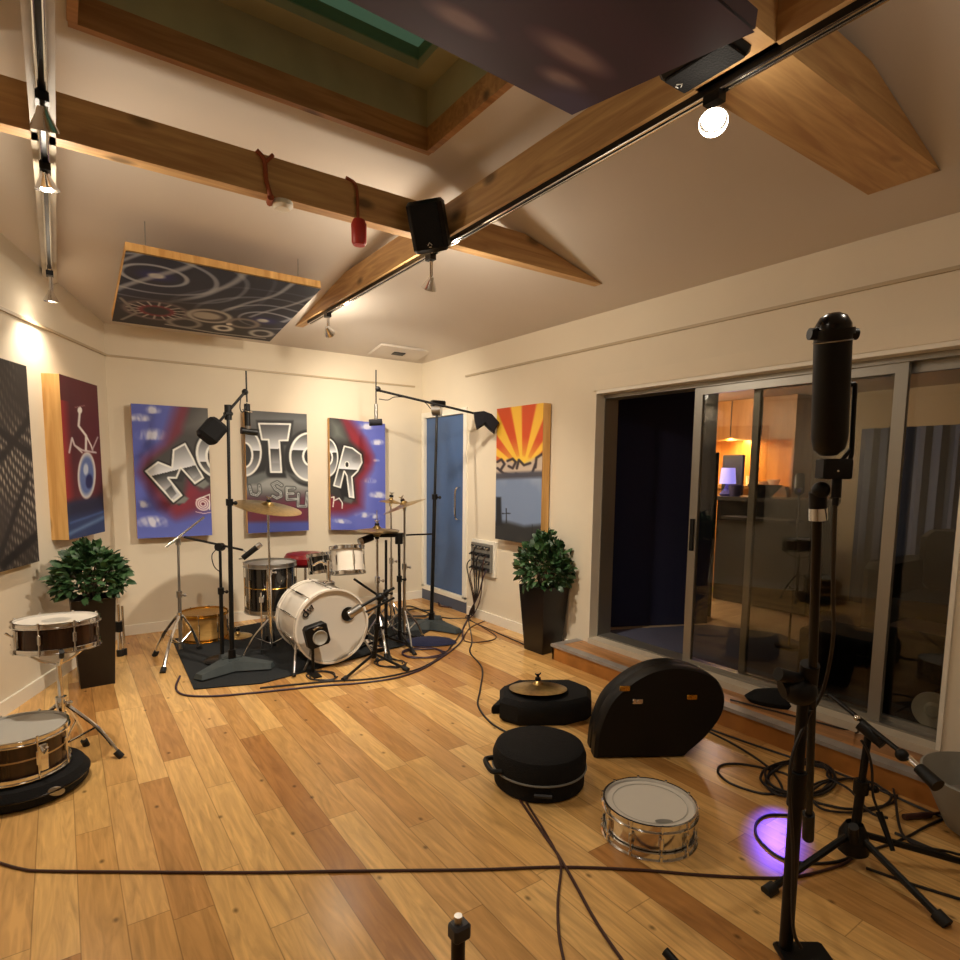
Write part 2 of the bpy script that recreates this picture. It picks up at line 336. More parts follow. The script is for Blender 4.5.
# beams
BZ, BT = 2.79, 2.965
def tie_beam(name, label, a0, a1, c0, c1, axis, m):
    """horizontal tie beam whose ends are cut to the slope of the ceiling; a runs along, c across"""
    pts = [(a0, BT), (a0, BZ), (a1, BZ)]
    if axis == 0: pts += [(XR-(BT-ZW)/.25, BT)]
    else: pts += [(YB-(BT-ZW)/.15, BT)]
    mb = MB(); nv = len(pts)
    mk = (lambda a, z, c: (a, c, z)) if axis == 0 else (lambda a, z, c: (c, a, z))
    mb.add([mk(a, z, c0) for a, z in pts]+[mk(a, z, c1) for a, z in pts], [tuple(range(nv)), tuple(range(2*nv-1, nv-1, -1))]+[(i, (i+1) % nv, nv+(i+1) % nv, nv+i) for i in range(nv)])
    o = obj(name, mb, m); o['kind'] = 'structure'; o['label'] = label; o['category'] = 'beam'; return o
tie_beam('trim_6', 'wooden tie beam crossing the room nearest the back wall', -1.2, XR-(BZ-ZW)/.25-.006, 3.03, 3.105, 0, 'beam_x')
tie_beam('trim_7', 'wooden tie beam carrying the track lights towards the back wall', YN, YB-(BZ-ZW)/.15-.006, 1.83, 1.905, 1, 'beam_y')
tie_beam('trim_8', 'thick wooden tie beam crossing at upper right', -1.8, XR-(BZ-ZW)/.25-.006, 1.09, 1.37, 0, 'beam_x')
mb = MB().box((-.02, YN, 2.79), (.06, 5.36, 2.94)); o = obj('trim_9', mb, 'pale_beam'); tag(o, 'pale painted tie beam at left carrying a track light', 'beam', kind='structure')
# door
dr = sthing('door_1', 'blue flush door with a white frame in the right wall near the corner', 'door', (XR, (DY0+DY1)/2, DZ0))
mb = MB(); mb.box((XR-.02, DY0-.06, DZ0-.02), (XR+.1, DY0, DZ1+.06)); mb.box((XR-.02, DY1, DZ0-.02), (XR+.1, DY1+.06, DZ1+.06)); mb.box((XR-.02, DY0, DZ1), (XR+.1, DY1, DZ1+.06)); mb.box((XR-.02, DY0-.06, DZ0-.05), (XR+.1, DY1+.06, DZ0))
obj('frame', mb, 'white', dr); obj('leaf', MB().box((XR+.01, DY0+.004, DZ0+.004), (XR+.055, DY1-.004, DZ1-.004), bev=.004), 'door_blue', dr)
mb = MB(); hy, h0, h1 = DY0+.1, zat((XR, DY0+.1), 520), zat((XR, DY0+.1), 487)
mb.tube([(XR+.01, hy, h0), (XR-.045, hy, h0+.03), (XR-.05, hy, (h0+h1)/2), (XR-.045, hy, h1-.03), (XR+.01, hy, h1)], .011); obj('handle', mb, 'chrome', dr, 'chrome pull handle')
struct('trim_10', MB().box((XR-.012, DY0-.06, 0), (XR+.05, DY1+.06, DZ0-.05)), 'kick_blue', 'blue grey kick board under the blue door', 'trim')
# step
st = sthing('trim_11', 'low wooden step running below the sliding glass doors', 'step', (3.4, 1.0, 0))
obj('riser', MB().box((3.18, YN, 0), (3.20, 3.50, .105)).box((3.18, 3.48, 0), (XR, 3.50, .105)), 'riser_wood', st)
obj('tread', MB().box((3.245, YN, .105), (XR+.03, 3.44, .125)), 'step_wood', st); obj('sill', MB().box((XR-.02, PY0, .125), (XP+.1, PY1, .169)), 'pale_beam', st, 'pale door sill')
obj('nosing', MB().box((3.17, YN, .105), (3.245, 3.51, .127)).box((3.245, 3.44, .105), (XR, 3.51, .127)), 'nosing', st, 'grey nosing strip')
# sliding glass doors
pw = sthing('door_2', 'grey metal framed sliding glass doors along the right wall', 'door', (XP, 2.2, PZ0))
mb = MB(); mb.box((XP-.05, PY0, PZ1-.05), (XP+.1, PY1, PZ1+.005)); mb.box((XP-.05, PY0, PZ0), (XP+.1, PY1, PZ0+.012)); mb.box((XP-.05, PY1-.012, PZ0), (XP+.1, PY1, PZ1)); mb.box((XP-.05, PY0, PZ0), (XP+.1, PY0+.03, PZ1))
obj('frame', mb, 'alu', pw)
def slider(x, y0, y1, w0, w1, handle=None):
    mb = MB(); z0, z1 = PZ0+.012, PZ1-.05; h = .016
    mb.box((x-h, y0, z0), (x+h, y0+w0, z1)); mb.box((x-h, y1-w1, z0), (x+h, y1, z1)); mb.box((x-h, y0+w0, z0), (x+h, y1-w1, z0+.024)); mb.box((x-h, y0+w0, z1-.05), (x+h, y1-w1, z1))
    s = obj('sash', mb, 'alu', pw); obj('glass_pane', MB().box((x-.004, y0+w0-.005, z0+.02), (x+.004, y1-w1+.005, z1-.045)), 'glass', s)
    if handle: obj('handle', MB().box((x-.03, y1-w1*.75, handle-.11), (x-h, y1-w1*.3, handle+.11)), 'black', s, 'black pull handle')
slider(3.572, 1.30, 2.55, .06, .06, 1.08); slider(3.63, 1.01, 2.16, .05, .042)
struct('trim_12', MB().box((XR-.012, PY1-.005, .127), (XP-.05, PY1, PZ1+.005)).box((XR-.012, PY0, .127), (XP-.05, PY0+.02, PZ1)).box((XR-.012, PY0, PZ1-.02), (XP-.05, PY1, PZ1+.005)), 'white', 'white painted reveal around the sliding glass doors', 'trim')
# ceiling vent
vc = V((3.03, 5.83, 0)); n = V((0, .15, 1)).normalized()
mx = M.Translation((vc.x, vc.y, ZW+.15*(YB-vc.y)-.001)) @ V((0, 0, 1)).rotation_difference(-n).to_matrix().to_4x4()
vt = thing('ceiling_vent', 'square pale ceiling vent with a dark slot above the corner door', 'vent', mx.translation)
obj('plate', MB().box((-.3, -.17, 0), (.3, .17, .022), mx, bev=.015), 'ceil', vt); obj('slot', MB().box((-.08, -.045, .022), (.05, .03, .03), mx), 'slot', vt)
# ---------------------------------------------------------------- painted canvases
def hom(c):
    """map unit square (u right, v down) to the four traced corners tl, tr, br, bl"""
    A = []; B = []
    for (u, v), (x, y) in zip(((0, 0), (1, 0), (1, 1), (0, 1)), c):
        A += [[u, v, 1, 0, 0, 0, -u*x, -v*x], [0, 0, 0, u, v, 1, -u*y, -v*y]]; B += [x, y]
    return np.append(np.linalg.solve(np.array(A, float), np.array(B, float)), 1).reshape(3, 3)
class Art:
    def __init__(s, nx, ny, corners=None, base=(80, 90, 170)):
        s.nx, s.ny = nx, ny
        u, v = np.meshgrid(np.linspace(0, 1, nx+1), np.linspace(0, 1, ny+1)); s.u, s.v = u, v
        if corners:
            h = hom(corners); w = h[2, 0]*u+h[2, 1]*v+1; s.x = (h[0, 0]*u+h[0, 1]*v+h[0, 2])/w; s.y = (h[1, 0]*u+h[1, 1]*v+h[1, 2])/w
        else: s.x, s.y = u, v
        s.c = np.zeros(u.shape+(3,)); s.c[:] = base
    def noise(s, sc, seed, oct=3, xs=1, ys=1):
        rs = np.random.RandomState(seed); o = np.zeros_like(s.x); a = 1
        for k in range(oct):
            for j in range(4):
                ang = rs.rand()*6.28; ph = rs.rand()*6.28; f = sc*(2**k)*(.7+.6*rs.rand())
                o += a*np.sin(f*(s.u*xs*math.cos(ang)+s.v*ys*math.sin(ang))+ph)/4
            a *= .55
        return o
    def blend(s, al, col):
        al = np.clip(al, 0, 1)[..., None]; s.c = s.c*(1-al)+np.array(col, float)*al if not isinstance(col, np.ndarray) else s.c*(1-al)+col*al
    def sd(s, poly):
        x, y = s.x, s.y; d = np.full(x.shape, 1e18); ins = np.zeros(x.shape, bool); n = len(poly)
        for i in range(n):
            (x0, y0), (x1, y1) = poly[i], poly[(i+1) % n]; ex, ey = x1-x0, y1-y0; l = ex*ex+ey*ey+1e-12
            t = np.clip(((x-x0)*ex+(y-y0)*ey)/l, 0, 1); d = np.minimum(d, (x-x0-t*ex)**2+(y-y0-t*ey)**2)
            c = ((y0 > y) != (y1 > y)); ins ^= c & (x < (x1-x0)*(y-y0)/((y1-y0) if y1 != y0 else 1e-9)+x0)
        d = np.sqrt(d); return np.where(ins, -d, d)
    def poly(s, p, col, soft=1.5, grow=0): d = s.sd(p)-grow; s.blend(.5-d/(2*soft), col)
    def ell(s, cx, cy, rx, ry, col, soft=.05, rot=0):
        dx, dy = s.x-cx, s.y-cy; c, n = math.cos(rot), math.sin(rot); q = np.sqrt(((dx*c+dy*n)/rx)**2+((dy*c-dx*n)/ry)**2); s.blend((1-q)/soft+.5, col)
    def ring(s, cx, cy, rx, ry, w, col, rot=0):
        dx, dy = s.x-cx, s.y-cy; c, n = math.cos(rot), math.sin(rot); q = np.sqrt(((dx*c+dy*n)/rx)**2+((dy*c-dx*n)/ry)**2); s.blend(1.3-abs(q-1)*min(rx, ry)/w, col)
    def line(s, pts, w, col, soft=None):
        d = np.full(s.x.shape, 1e9)
        for (x0, y0), (x1, y1) in zip(pts, pts[1:]):
            ex, ey = x1-x0, y1-y0; l = ex*ex+ey*ey+1e-12; t = np.clip(((s.x-x0)*ex+(s.y-y0)*ey)/l, 0, 1)
            d = np.minimum(d, np.hypot(s.x-x0-t*ex, s.y-y0-t*ey))
        soft = soft or w*.4; s.blend((w/2-d)/soft+.5, col)
    def chrome(s, ya, yh, yb, tilt=0):
        """airbrushed metal: light, dark, light bands"""
        yy = s.y+tilt*s.x; t = np.clip((yy-ya)/(yh-ya), 0, 1); t2 = np.clip((yy-yh)/(yb-yh), 0, 1)
        g = np.where(yy < yh, 70+165*t**1.3, 40+165*t2); return np.repeat(g[..., None], 3, 2)*np.array([.97, .98, 1.])
    def make(s, name, parent, o, uv, vv, label=None):
        """o top-left corner, uv / vv the full edge vectors"""
        c = s.c/255; c = np.where(c <= .04045, c/12.92, ((np.clip(c, 0, 1)+.055)/1.055)**2.4)
        off = woff(parent); n = s.nx+1
        pts = [tuple(V(o)-off+V(uv)*(i/s.nx)+V(vv)*(j/s.ny)) for j in range(s.ny+1) for i in range(n)]
        fs = [(j*n+i, (j+1)*n+i, (j+1)*n+i+1, j*n+i+1) for j in range(s.ny) for i in range(s.nx)]
        me = bpy.data.meshes.new(name); me.from_pydata(pts, [], fs); me.materials.append(MATS['painting'])
        a = me.color_attributes.new('paint', 'FLOAT_COLOR', 'POINT'); d = np.ones((len(pts), 4), np.float32); d[:, :3] = c.reshape(-1, 3); a.data.foreach_set('color', d.ravel())
        ob = bpy.data.objects.new(name, me); COL.objects.link(ob); ob.parent = parent
        if label: ob['label'] = label
        return ob
def wall_panel(name, label, art, o, uv, vv, nrm, thick, gap, edge='frame_wood', cat='painting', group=None):
    """a canvas stretched on a deep box frame; o is the top-left corner of the painted face"""
    o, uv, vv, nrm = V(o), V(uv), V(vv), V(nrm).normalized()
    t = thing(name, label, cat, o+uv*.5+vv*.5-nrm*thick, group)
    b = MB(); p = [o, o+uv, o+uv+vv, o+vv]; b.add([k-nrm*.0015 for k in p]+[k-nrm*thick for k in p], [(0, 1, 2, 3), (7, 6, 5, 4), (0, 4, 5, 1), (1, 5, 6, 2), (2, 6, 7, 3), (3, 7, 4, 0)])
    obj('frame', b, edge, t); art.make('canvas', t, o, uv, vv)
    if gap:
        for u in (.12, .88):
            for v in (.1, .9): q = o+uv*u+vv*v-nrm*thick; obj('spacer', MB().cyl(q+nrm*.004, q-nrm*(gap-.001), .012, n=10), 'steel', t)
    return t
W = (236, 236, 230)
def clouds(A, spots):
    for x, y, rx, ry in spots:
        q = np.clip(1-np.hypot((A.x-x)/(rx*1.35), (A.y-y+ry*.2)/(ry*1.3)), 0, 1)*np.clip((y+ry*.55-A.y)/(ry*.3)+.35, .12, 1); A.blend(q*1.5*np.clip(.75+.9*A.noise(34, int(x+y)), 0, 1.4), (206, 208, 228))
# left panel: M and half an O
A = Art(110, 210, [(68, 55), (545, 85), (572, 880), (108, 908)], (82, 92, 178))
A.blend(.35*A.noise(5, 3)+.1, (104, 112, 196)); A.blend((A.v-.82)*3, (104, 120, 206))
clouds(A, [(205, 105, 45, 30), (120, 155, 70, 28), (195, 265, 80, 42), (135, 700, 48, 26), (205, 815, 85, 40)])
A.poly([(360, 40), (300, 220), (270, 310), (150, 400), (118, 490), (250, 710), (350, 775), (480, 740), (600, 690), (640, 40)], (112, 34, 56), 42)
A.poly([(330, 560), (480, 600), (420, 700), (350, 740), (300, 640)], (136, 32, 52), 55)
A.poly([(445, 30), (385, 240), (300, 330), (210, 400), (150, 470), (320, 690), (400, 660), (420, 520), (500, 600), (640, 560), (640, 30)], (62, 60, 60), 22)
A.poly([(420, 200), (520, 90), (600, 90), (600, 240)], (104, 102, 98), 60)
Mp = [(158, 482), (237, 422), (322, 456), (331, 346), (405, 305), (520, 522), (465, 560), (378, 462), (352, 526), (302, 524), (386, 632), (332, 676)]
A.poly([(x+34, y+22) for x, y in Mp], (40, 40, 42), 6); A.poly([(388, 632), (430, 650), (400, 682), (332, 686)], (120, 124, 120), 6); A.poly([(522, 525), (556, 560), (520, 590), (465, 566)], (120, 124, 120), 6)
A.poly(Mp, (18, 18, 20), 3, 13); A.poly(Mp, W, 2, 3); A.poly(Mp, A.chrome(300, 560, 680, .25), 2, -9)
A.poly([(282, 602), (318, 570), (352, 622), (318, 656)], A.chrome(500, 565, 680), 3); A.poly([(416, 480), (455, 442), (494, 498), (456, 528)], A.chrome(380, 440, 540), 3)
A.ell(610, 372, 150, 168, (18, 18, 20), .05, -.3); A.ell(610, 372, 138, 155, W, .04, -.3); A.ell(612, 372, 124, 140, A.chrome(230, 420, 520), .04, -.3); A.ell(600, 400, 68, 95, W, .05, -.3); A.ell(604, 400, 56, 82, (46, 40, 40), .05, -.3)
for k in range(3): A.ring(515, 685, 42-13*k, 38-12*k, 5, (232, 214, 214), .4)
A.line([(475, 660), (520, 640), (556, 625)], 6, W); A.line([(556, 625), (556, 720)], 5, W); A.line([(470, 735), (520, 745), (575, 735)], 4, (220, 190, 200))
YP = YB-.10
wall_panel('graffiti_panel', 'blue and red graffiti canvas showing a chrome letter M, leftmost of three', A, (.54, YP, 2.045), (.612, 0, 0), (0, 0, -1.17), (0, -1, 0), .05, .05, group='graffiti panels on the back wall')
# middle panel: O T O over USEU
A = Art(110, 210, [(70, 75), (497, 100), (500, 900), (85, 925)], (70, 70, 70))
A.blend(.3*A.noise(7, 8), (104, 104, 104)); A.poly([(60, 95), (520, 120), (520, 190), (60, 160)], (98, 100, 102), 40)
A.poly([(60, 690), (250, 700), (520, 660), (520, 870), (60, 880)], (104, 34, 58), 60); A.poly([(60, 850), (520, 838), (520, 960), (60, 960)], (72, 82, 158), 14)
A.poly([(60, 550), (250, 520), (330, 520), (520, 560), (520, 640), (60, 640)], (150, 152, 150), 40)
A.ell(60, 395, 165, 195, (22, 22, 24), .08); A.ell(505, 405, 165, 195, (22, 22, 24), .08); A.poly([(150, 145), (405, 145), (385, 310), (335, 315), (350, 540), (215, 540), (205, 310), (165, 300)], (24, 24, 26), 8)
A.poly([(80, 540), (190, 500), (230, 540), (150, 590), (80, 590)], (100, 104, 104), 12); A.poly([(340, 500), (420, 560), (500, 580), (500, 540), (430, 520)], (86, 88, 88), 12)
A.ell(60, 365, 126, 172, W, .04); A.ell(60, 365, 112, 158, A.chrome(190, 355, 540), .04); A.ell(70, 385, 58, 90, W, .05); A.ell(68, 385, 45, 78, (34, 34, 36), .06)
A.ell(510, 395, 138, 170, W, .04); A.ell(512, 395, 124, 156, A.chrome(230, 350, 560), .04); A.ell(515, 392, 54, 68, W, .05); A.ell(518, 392, 42, 56, (34, 34, 36), .06)
Tp = [(166, 166), (386, 168), (366, 284), (308, 286), (320, 504), (244, 504), (232, 280), (186, 280)]
A.poly(Tp, W, 2, 4); A.poly(Tp, A.chrome(160, 340, 520), 2, -8); A.poly([(250, 345), (302, 345), (306, 440), (254, 440)], A.chrome(300, 342, 480), 6)
lw = 7; c = (208, 212, 210); k = (44, 46, 46)
for p in ([(98, 600), (112, 655), (150, 664), (170, 640), (165, 596)], [(318, 592), (288, 572), (256, 588), (276, 620), (310, 640), (314, 668), (284, 682), (256, 666)], [(405, 612), (352, 610), (354, 690), (415, 686)], [(354, 650), (398, 648)], [(432, 650), (428, 735), (484, 735), (492, 642)]):
    A.line(p, 26, k); 
for p in ([(98, 600), (112, 655), (150, 664), (170, 640), (165, 596)], [(318, 592), (288, 572), (256, 588), (276, 620), (310, 640), (314, 668), (284, 682), (256, 666)], [(405, 612), (352, 610), (354, 690), (415, 686)], [(354, 650), (398, 648)], [(432, 650), (428, 735), (484, 735), (492, 642)]):
    A.line(p, lw+7, c); A.line(p, lw-2, (60, 62, 62))
wall_panel('graffiti_panel', 'grey graffiti canvas showing a chrome letter T, behind the cymbal', A, (1.475, YP, 2.05), (.60, 0, 0), (0, 0, -1.175), (0, -1, 0), .05, .05, group='graffiti panels on the back wall')
# right panel: O R over m
A = Art(110, 210, [(70, 60), (485, 105), (480, 860), (90, 905)], (92, 102, 190))
A.blend(.4*A.noise(6, 12)+.1, (120, 126, 206)); clouds(A, [(345, 135, 50, 28), (430, 250, 42, 24), (420, 378, 22, 12), (375, 530, 38, 22), (430, 630, 52, 26), (360, 780, 80, 22), (170, 840, 60, 20)])
A.poly([(40, 40), (225, 50), (290, 140), (330, 230), (390, 340), (380, 440), (325, 540), (318, 720), (200, 780), (40, 800)], (118, 32, 50), 36); A.poly([(235, 170), (330, 230), (380, 380), (300, 480)], (142, 32, 46), 50)
A.poly([(40, 40), (150, 55), (235, 240), (330, 320), (325, 440), (262, 520), (276, 690), (180, 700), (60, 640)], (46, 44, 44), 20); A.poly([(90, 90), (150, 120), (190, 220), (100, 220)], (110, 116, 110), 50)
A.ell(55, 370, 98, 165, (20, 20, 22), .06); A.ell(55, 370, 88, 150, W, .05); A.ell(55, 370, 77, 138, A.chrome(235, 330, 520), .05); A.ell(62, 370, 40, 62, W, .06); A.ell(60, 370, 30, 52, (40, 40, 42), .07)
Rp = [(186, 276), (250, 290), (312, 336), (320, 395), (288, 462), (246, 506), (260, 658), (224, 654), (205, 500), (188, 470), (160, 592), (106, 580)]
A.poly([(186, 500), (215, 520), (250, 680), (180, 690), (150, 600)], (24, 24, 26), 6); A.poly([(190, 655), (262, 660), (240, 700), (180, 690)], (90, 94, 92), 8)
A.poly(Rp, (20, 20, 22), 3, 12); A.poly(Rp, W, 2, 3); A.poly(Rp, A.chrome(270, 450, 640), 2, -8); A.ell(208, 416, 18, 26, W, .1); A.ell(208, 416, 12, 19, (26, 26, 28), .1)
A.line([(92, 668), (112, 662), (104, 735)], 7, W); A.line([(112, 690), (150, 668), (174, 700), (172, 740)], 7, W)
wall_panel('graffiti_panel', 'blue and red graffiti canvas showing a chrome letter R, rightmost of three', A, (2.31, YP, 2.03), (.63, 0, -.03), (0, 0, -1.16), (0, -1, 0), .05, .05, group='graffiti panels on the back wall')
# sunset painting on the right wall
A = Art(80, 180, [(470, 240), (693, 215), (680, 895), (455, 865)], (238, 186, 62))
ang = np.degrees(np.arctan2(A.x-592, 530-A.y)); st_ = np.zeros_like(ang)
for a0 in (-68, -43, -17, 6, 29, 52, 76): st_ = np.maximum(st_, np.clip(1.2-abs(ang-a0)/6.2, 0, 1)*3)
A.blend(np.clip(st_, 0, 1)*np.clip((np.hypot(A.x-592, A.y-530)-60)/14, 0, 1), (204, 78, 36)); A.blend(np.clip(1-np.hypot(A.x-592, A.y-540)/170, 0, 1)*1.2, (240, 200, 70))
A.poly([(440, 495), (520, 480), (600, 500), (690, 450), (720, 480), (720, 700), (440, 700)], (196, 178, 160), 10)
for p in ([(470, 490), (490, 478), (505, 500), (485, 530)], [(520, 485), (545, 475), (560, 490), (545, 520), (525, 510)], [(565, 520), (575, 480), (600, 505), (630, 495)], [(560, 545), (600, 560), (640, 540), (655, 500)], [(655, 515), (660, 470), (690, 450)], [(470, 520), (500, 545), (560, 555)]): A.line(p, 12, (56, 46, 50))
A.poly([(440, 560), (720, 545), (720, 900), (440, 900)], (120, 138, 170), 16); A.blend(.5*A.noise(8, 5)*(A.y > 570), (176, 186, 204)); A.poly([(440, 545), (720, 530), (720, 560), (440, 575)], (72, 72, 84), 8)
A.poly([(440, 780), (520, 780), (600, 800), (720, 785), (720, 920), (440, 920)], (44, 46, 48), 12); A.poly([(462, 660), (486, 660), (490, 800), (460, 800)], (30, 34, 40), 5)
A.line([(512, 715), (512, 785)], 6, (28, 32, 38)); A.line([(492, 740), (532, 738)], 5, (28, 32, 38)); A.line([(640, 790), (640, 850)], 4, (30, 32, 34))
wall_panel('sunburst_painting', 'painting of a yellow and red sunburst over grey sky on the right wall', A, (XR-.10, 4.535, 2.075), (0, -.655, 0), (0, 0, -1.21), (-1, 0, 0), .085, .015)
# red painting on the left wall
q_ = V((.912, -.41, 0)); dl = V((.41, .912, 0))
def lwall(s, z, off=0): return BL-dl*s+q_*off+V((0, 0, z))
A = Art(80, 180, [(237, 92), (386, 130), (428, 745), (285, 770)], (92, 28, 38))
A.blend(.5*A.noise(4, 9), (66, 22, 36)); A.blend(np.clip((.22-A.u)*4, 0, 1)*(A.v > .15), (176, 44, 44)); A.poly([(270, 625), (440, 600), (440, 790), (270, 790)], (44, 62, 108), 14)
A.poly([(270, 615), (440, 590), (440, 650), (270, 680)], (26, 32, 62), 20); A.line([(285, 745), (430, 680)], 14, (96, 124, 168), 14); A.line([(290, 700), (420, 660)], 8, (70, 96, 150), 8)
A.ell(350, 505, 36, 98, (216, 212, 206), .1); A.ell(350, 505, 28, 82, (92, 112, 170), .3); A.ell(360, 530, 14, 30, (30, 36, 92), .4); A.ell(346, 480, 10, 24, (190, 200, 220), .5)
A.line([(345, 400), (345, 340), (315, 300), (319, 240)], 9, (226, 222, 216)); A.ell(319, 236, 9, 14, (236, 232, 226), .2); A.line([(345, 340), (365, 380), (372, 400)], 6, (226, 222, 216))
A.line([(280, 410), (290, 350), (300, 380), (330, 400), (385, 410)], 7, (206, 196, 196)); A.line([(330, 410), (300, 380)], 6, (206, 196, 196)); A.line([(370, 400), (392, 345)], 5, (190, 176, 180)); A.line([(300, 225), (338, 215)], 4, (150, 110, 110))
wall_panel('unicycle_painting', 'dark red painting of a thin rider on a wheel, in a deep wooden box frame', A, lwall(1.07, 2.13, .112), dl*.595, (0, 0, -1.145), q_, .112, .0)
# dark painting at the far left
A = Art(90, 180, None, (52, 46, 44)); nz = A.noise(9, 21, 3)
tex = np.sin((A.u*1.0+A.v*1.1)*46+2*nz)*np.sin((A.u*1.5-A.v*1.0)*60+2.5*A.noise(6, 4)); A.blend(np.clip(tex*1.3, 0, 1)*np.clip(.6+A.noise(5, 31), 0, 1)*.8, (190, 180, 164))
A.line([(.1, .6), (.9, .3), (1.1, .2)], .05, (34, 30, 30)); A.line([(.2, 1.0), (.9, .55)], .05, (34, 30, 30)); A.line([(.0, .25), (1.0, .45)], .05, (34, 30, 30)); A.line([(.35, .97), (1, .86)], .05, (26, 22, 24))
wall_panel('cityscape_painting', 'dark grey painting of dense pale hatching at the left edge of the photo', A, lwall(1.99, 2.13, .06), dl*.62, (0, 0, -1.25), q_, .06, .0, 'canvas_edge')
# hanging ceiling panels
def hung_panel(name, label, art, nl, nr, fr_, fl_, thick, edge, wires=True):
    """nl, nr near corners, fr_, fl_ far corners of the painted underside"""
    nl, nr, fl_ = map(V, (nl, nr, fl_)); fr_ = nr+fl_-nl; upv = -(nr-nl).cross(fl_-nl).normalized(); upv = upv if upv.z > 0 else -upv
    t = thing(name, label, 'ceiling panel', (nl+fr_)/2+upv*thick)
    p = [nl, nr, fr_, fl_]; b = MB().add([k+upv*.008 for k in p]+[k+upv*thick for k in p], [(0, 1, 2, 3), (7, 6, 5, 4), (0, 4, 5, 1), (1, 5, 6, 2), (2, 6, 7, 3), (3, 7, 4, 0)])
    obj('frame', b, edge, t); art.make('canvas', t, nl, nr-nl, fl_-nl)
    for k in (nl*.9+fr_*.1, nr*.9+fl_*.1, fl_*.9+nr*.1, fr_*.9+nl*.1):
        obj('hanging_wire', MB().cyl(k+upv*thick, (k.x, k.y, cz(k.x, k.y)-.002 if k.x < S0 or k.x > S1 or k.y < T1 or k.y > T0 else 3.3), .003, n=6), 'steel', t)
    return t
A = Art(160, 160, None, (26, 32, 54))
for (cx, cy, k) in ((.16, .22, 1.0), (.84, .62, 1.0)):
    rr = np.hypot(A.u-cx, (A.v-cy)*1.3); a = np.sin(rr*44+A.noise(5, 40+int(cx*10))*1.8); A.blend(np.clip((a-.72)*4, 0, 1)*np.clip(1.4-rr*1.9, 0, 1)*.9, (172, 178, 190))
    A.ell(cx, cy, .09, .06, (30, 34, 96), .8); A.ell(cx, cy, .04, .03, (206, 206, 200), .6)
a = np.sin((A.u*8+A.v*5)*3+2.2*A.noise(5, 77)); A.blend(np.clip((a-.8)*4, 0, 1)*(A.v < .6), (176, 180, 188))
A.poly([(0, .66), (.3, .5), (.6, .62), (1, .8), (1.1, 1.1), (-.1, 1.1)], (30, 24, 26), .12)
for (cx, cy, r, col) in ((.22, .72, .17, (98, 84, 84)), (.22, .72, .09, (120, 40, 46)), (.52, .68, .12, (170, 164, 154)), (.52, .68, .08, (60, 50, 50)), (.74, .72, .09, (128, 118, 112)), (.9, .86, .07, (168, 164, 158)), (.4, .86, .09, (130, 124, 118)), (.64, .86, .05, (214, 208, 196))):
    A.ring(cx, cy, r, r*.85, .02, col); 
for k in range(16): a_ = k*PI/8; A.line([(.22+.1*math.cos(a_), .72+.085*math.sin(a_)), (.22+.16*math.cos(a_), .72+.135*math.sin(a_))], .012, (176, 168, 158))
A.ell(.5, .68, .09, .06, (168, 160, 148), .4); A.ell(.66, .77, .02, .02, (220, 214, 200), .4); A.line([(.3, .93), (.6, .97), (.95, .95)], .02, (150, 144, 138)); A.line([(.02, .6), (.12, .8), (.05, .95)], .02, (130, 124, 118))
hung_panel('swirl_ceiling_panel', 'wooden edged ceiling panel painted with dark blue swirls and machine parts, hung near the back wall', A, fl(125.7, 251, 2.745), fl(321, 289, 2.76), fl(269, 342, 2.605), fl(112, 321, 2.60), .055, 'frame_wood')
A = Art(110, 80, None, (68, 38, 72)); A.blend(.5+.6*A.noise(5, 52), (44, 26, 54)); A.blend(.6*A.noise(4, 61), (82, 48, 68))
for (x, y, rx, ry) in ((.55, .78, .07, .05), (.8, .62, .1, .06), (.86, .8, .06, .05), (.35, .4, .05, .05)): A.ell(x, y, rx, ry, (150, 128, 140), 1.0)
A.ell(.95, .93, .1, .12, (70, 62, 110), .9)
nr = fl(755, 32, 2.60); fr_ = fl(572, 115, 2.655); ux = V((1, .03, 0)).normalized()*1.2
hung_panel('purple_ceiling_panel', 'dark purple cloudy ceiling panel hung under the skylight at the top edge', A, nr-ux, nr, fr_, fr_-ux, .05, 'canvas_edge')
# ---------------------------------------------------------------- beam gear
def speaker(label, mx, w, h, d):
    t = thing('loudspeaker', label, 'loudspeaker', mx.translation); 
    obj('cabinet', MB().box((-w/2, -d/2, -h/2), (w/2, d/2, h/2), mx, bev=.018), 'black', t)
    obj('grille', MB().box((-w/2+.02, -d/2-.008, -h/2+.02), (w/2-.02, -d/2, h/2-.02), mx, bev=.004), 'black_rough', t)
    b = MB(); b.tube([mx @ V(p) for p in ((-.012, -d/2-.009, -h/2+.036), (.0, -d/2-.009, -h/2+.05), (.012, -d/2-.009, -h/2+.036))], .0022, 5, False); b.tube([mx @ V(p) for p in ((-.006, -d/2-.009, -h/2+.028), (.008, -d/2-.009, -h/2+.028))], .0022, 5, False)
    obj('badge', b, 'mark', t); return t
c = at(429, 226, 3.22); e = M.Rotation(math.radians(-38), 4, 'Z') @ M.Rotation(math.radians(24), 4, 'X') @ M.Rotation(math.radians(-8), 4, 'Y')
t = speaker('small black loudspeaker clamped where the two wooden beams cross', M.Translation(c) @ e, .19, .25, .17)
obj('bracket', MB().cyl(c+V((0, .05, 0)), V((1.86, 3.04, c.z+.02)), .014), 'black_metal', t)
c = V((1.735, 1.27, 2.83)); t = speaker('black loudspeaker on the beam edge beside the purple ceiling panel', M.Translation(c) @ M.Rotation(PI/2, 4, 'X'), .15, .26, .11)
obj('bracket', MB().cyl(c, c+V((.07, 0, .06)), .012), 'black_metal', t)
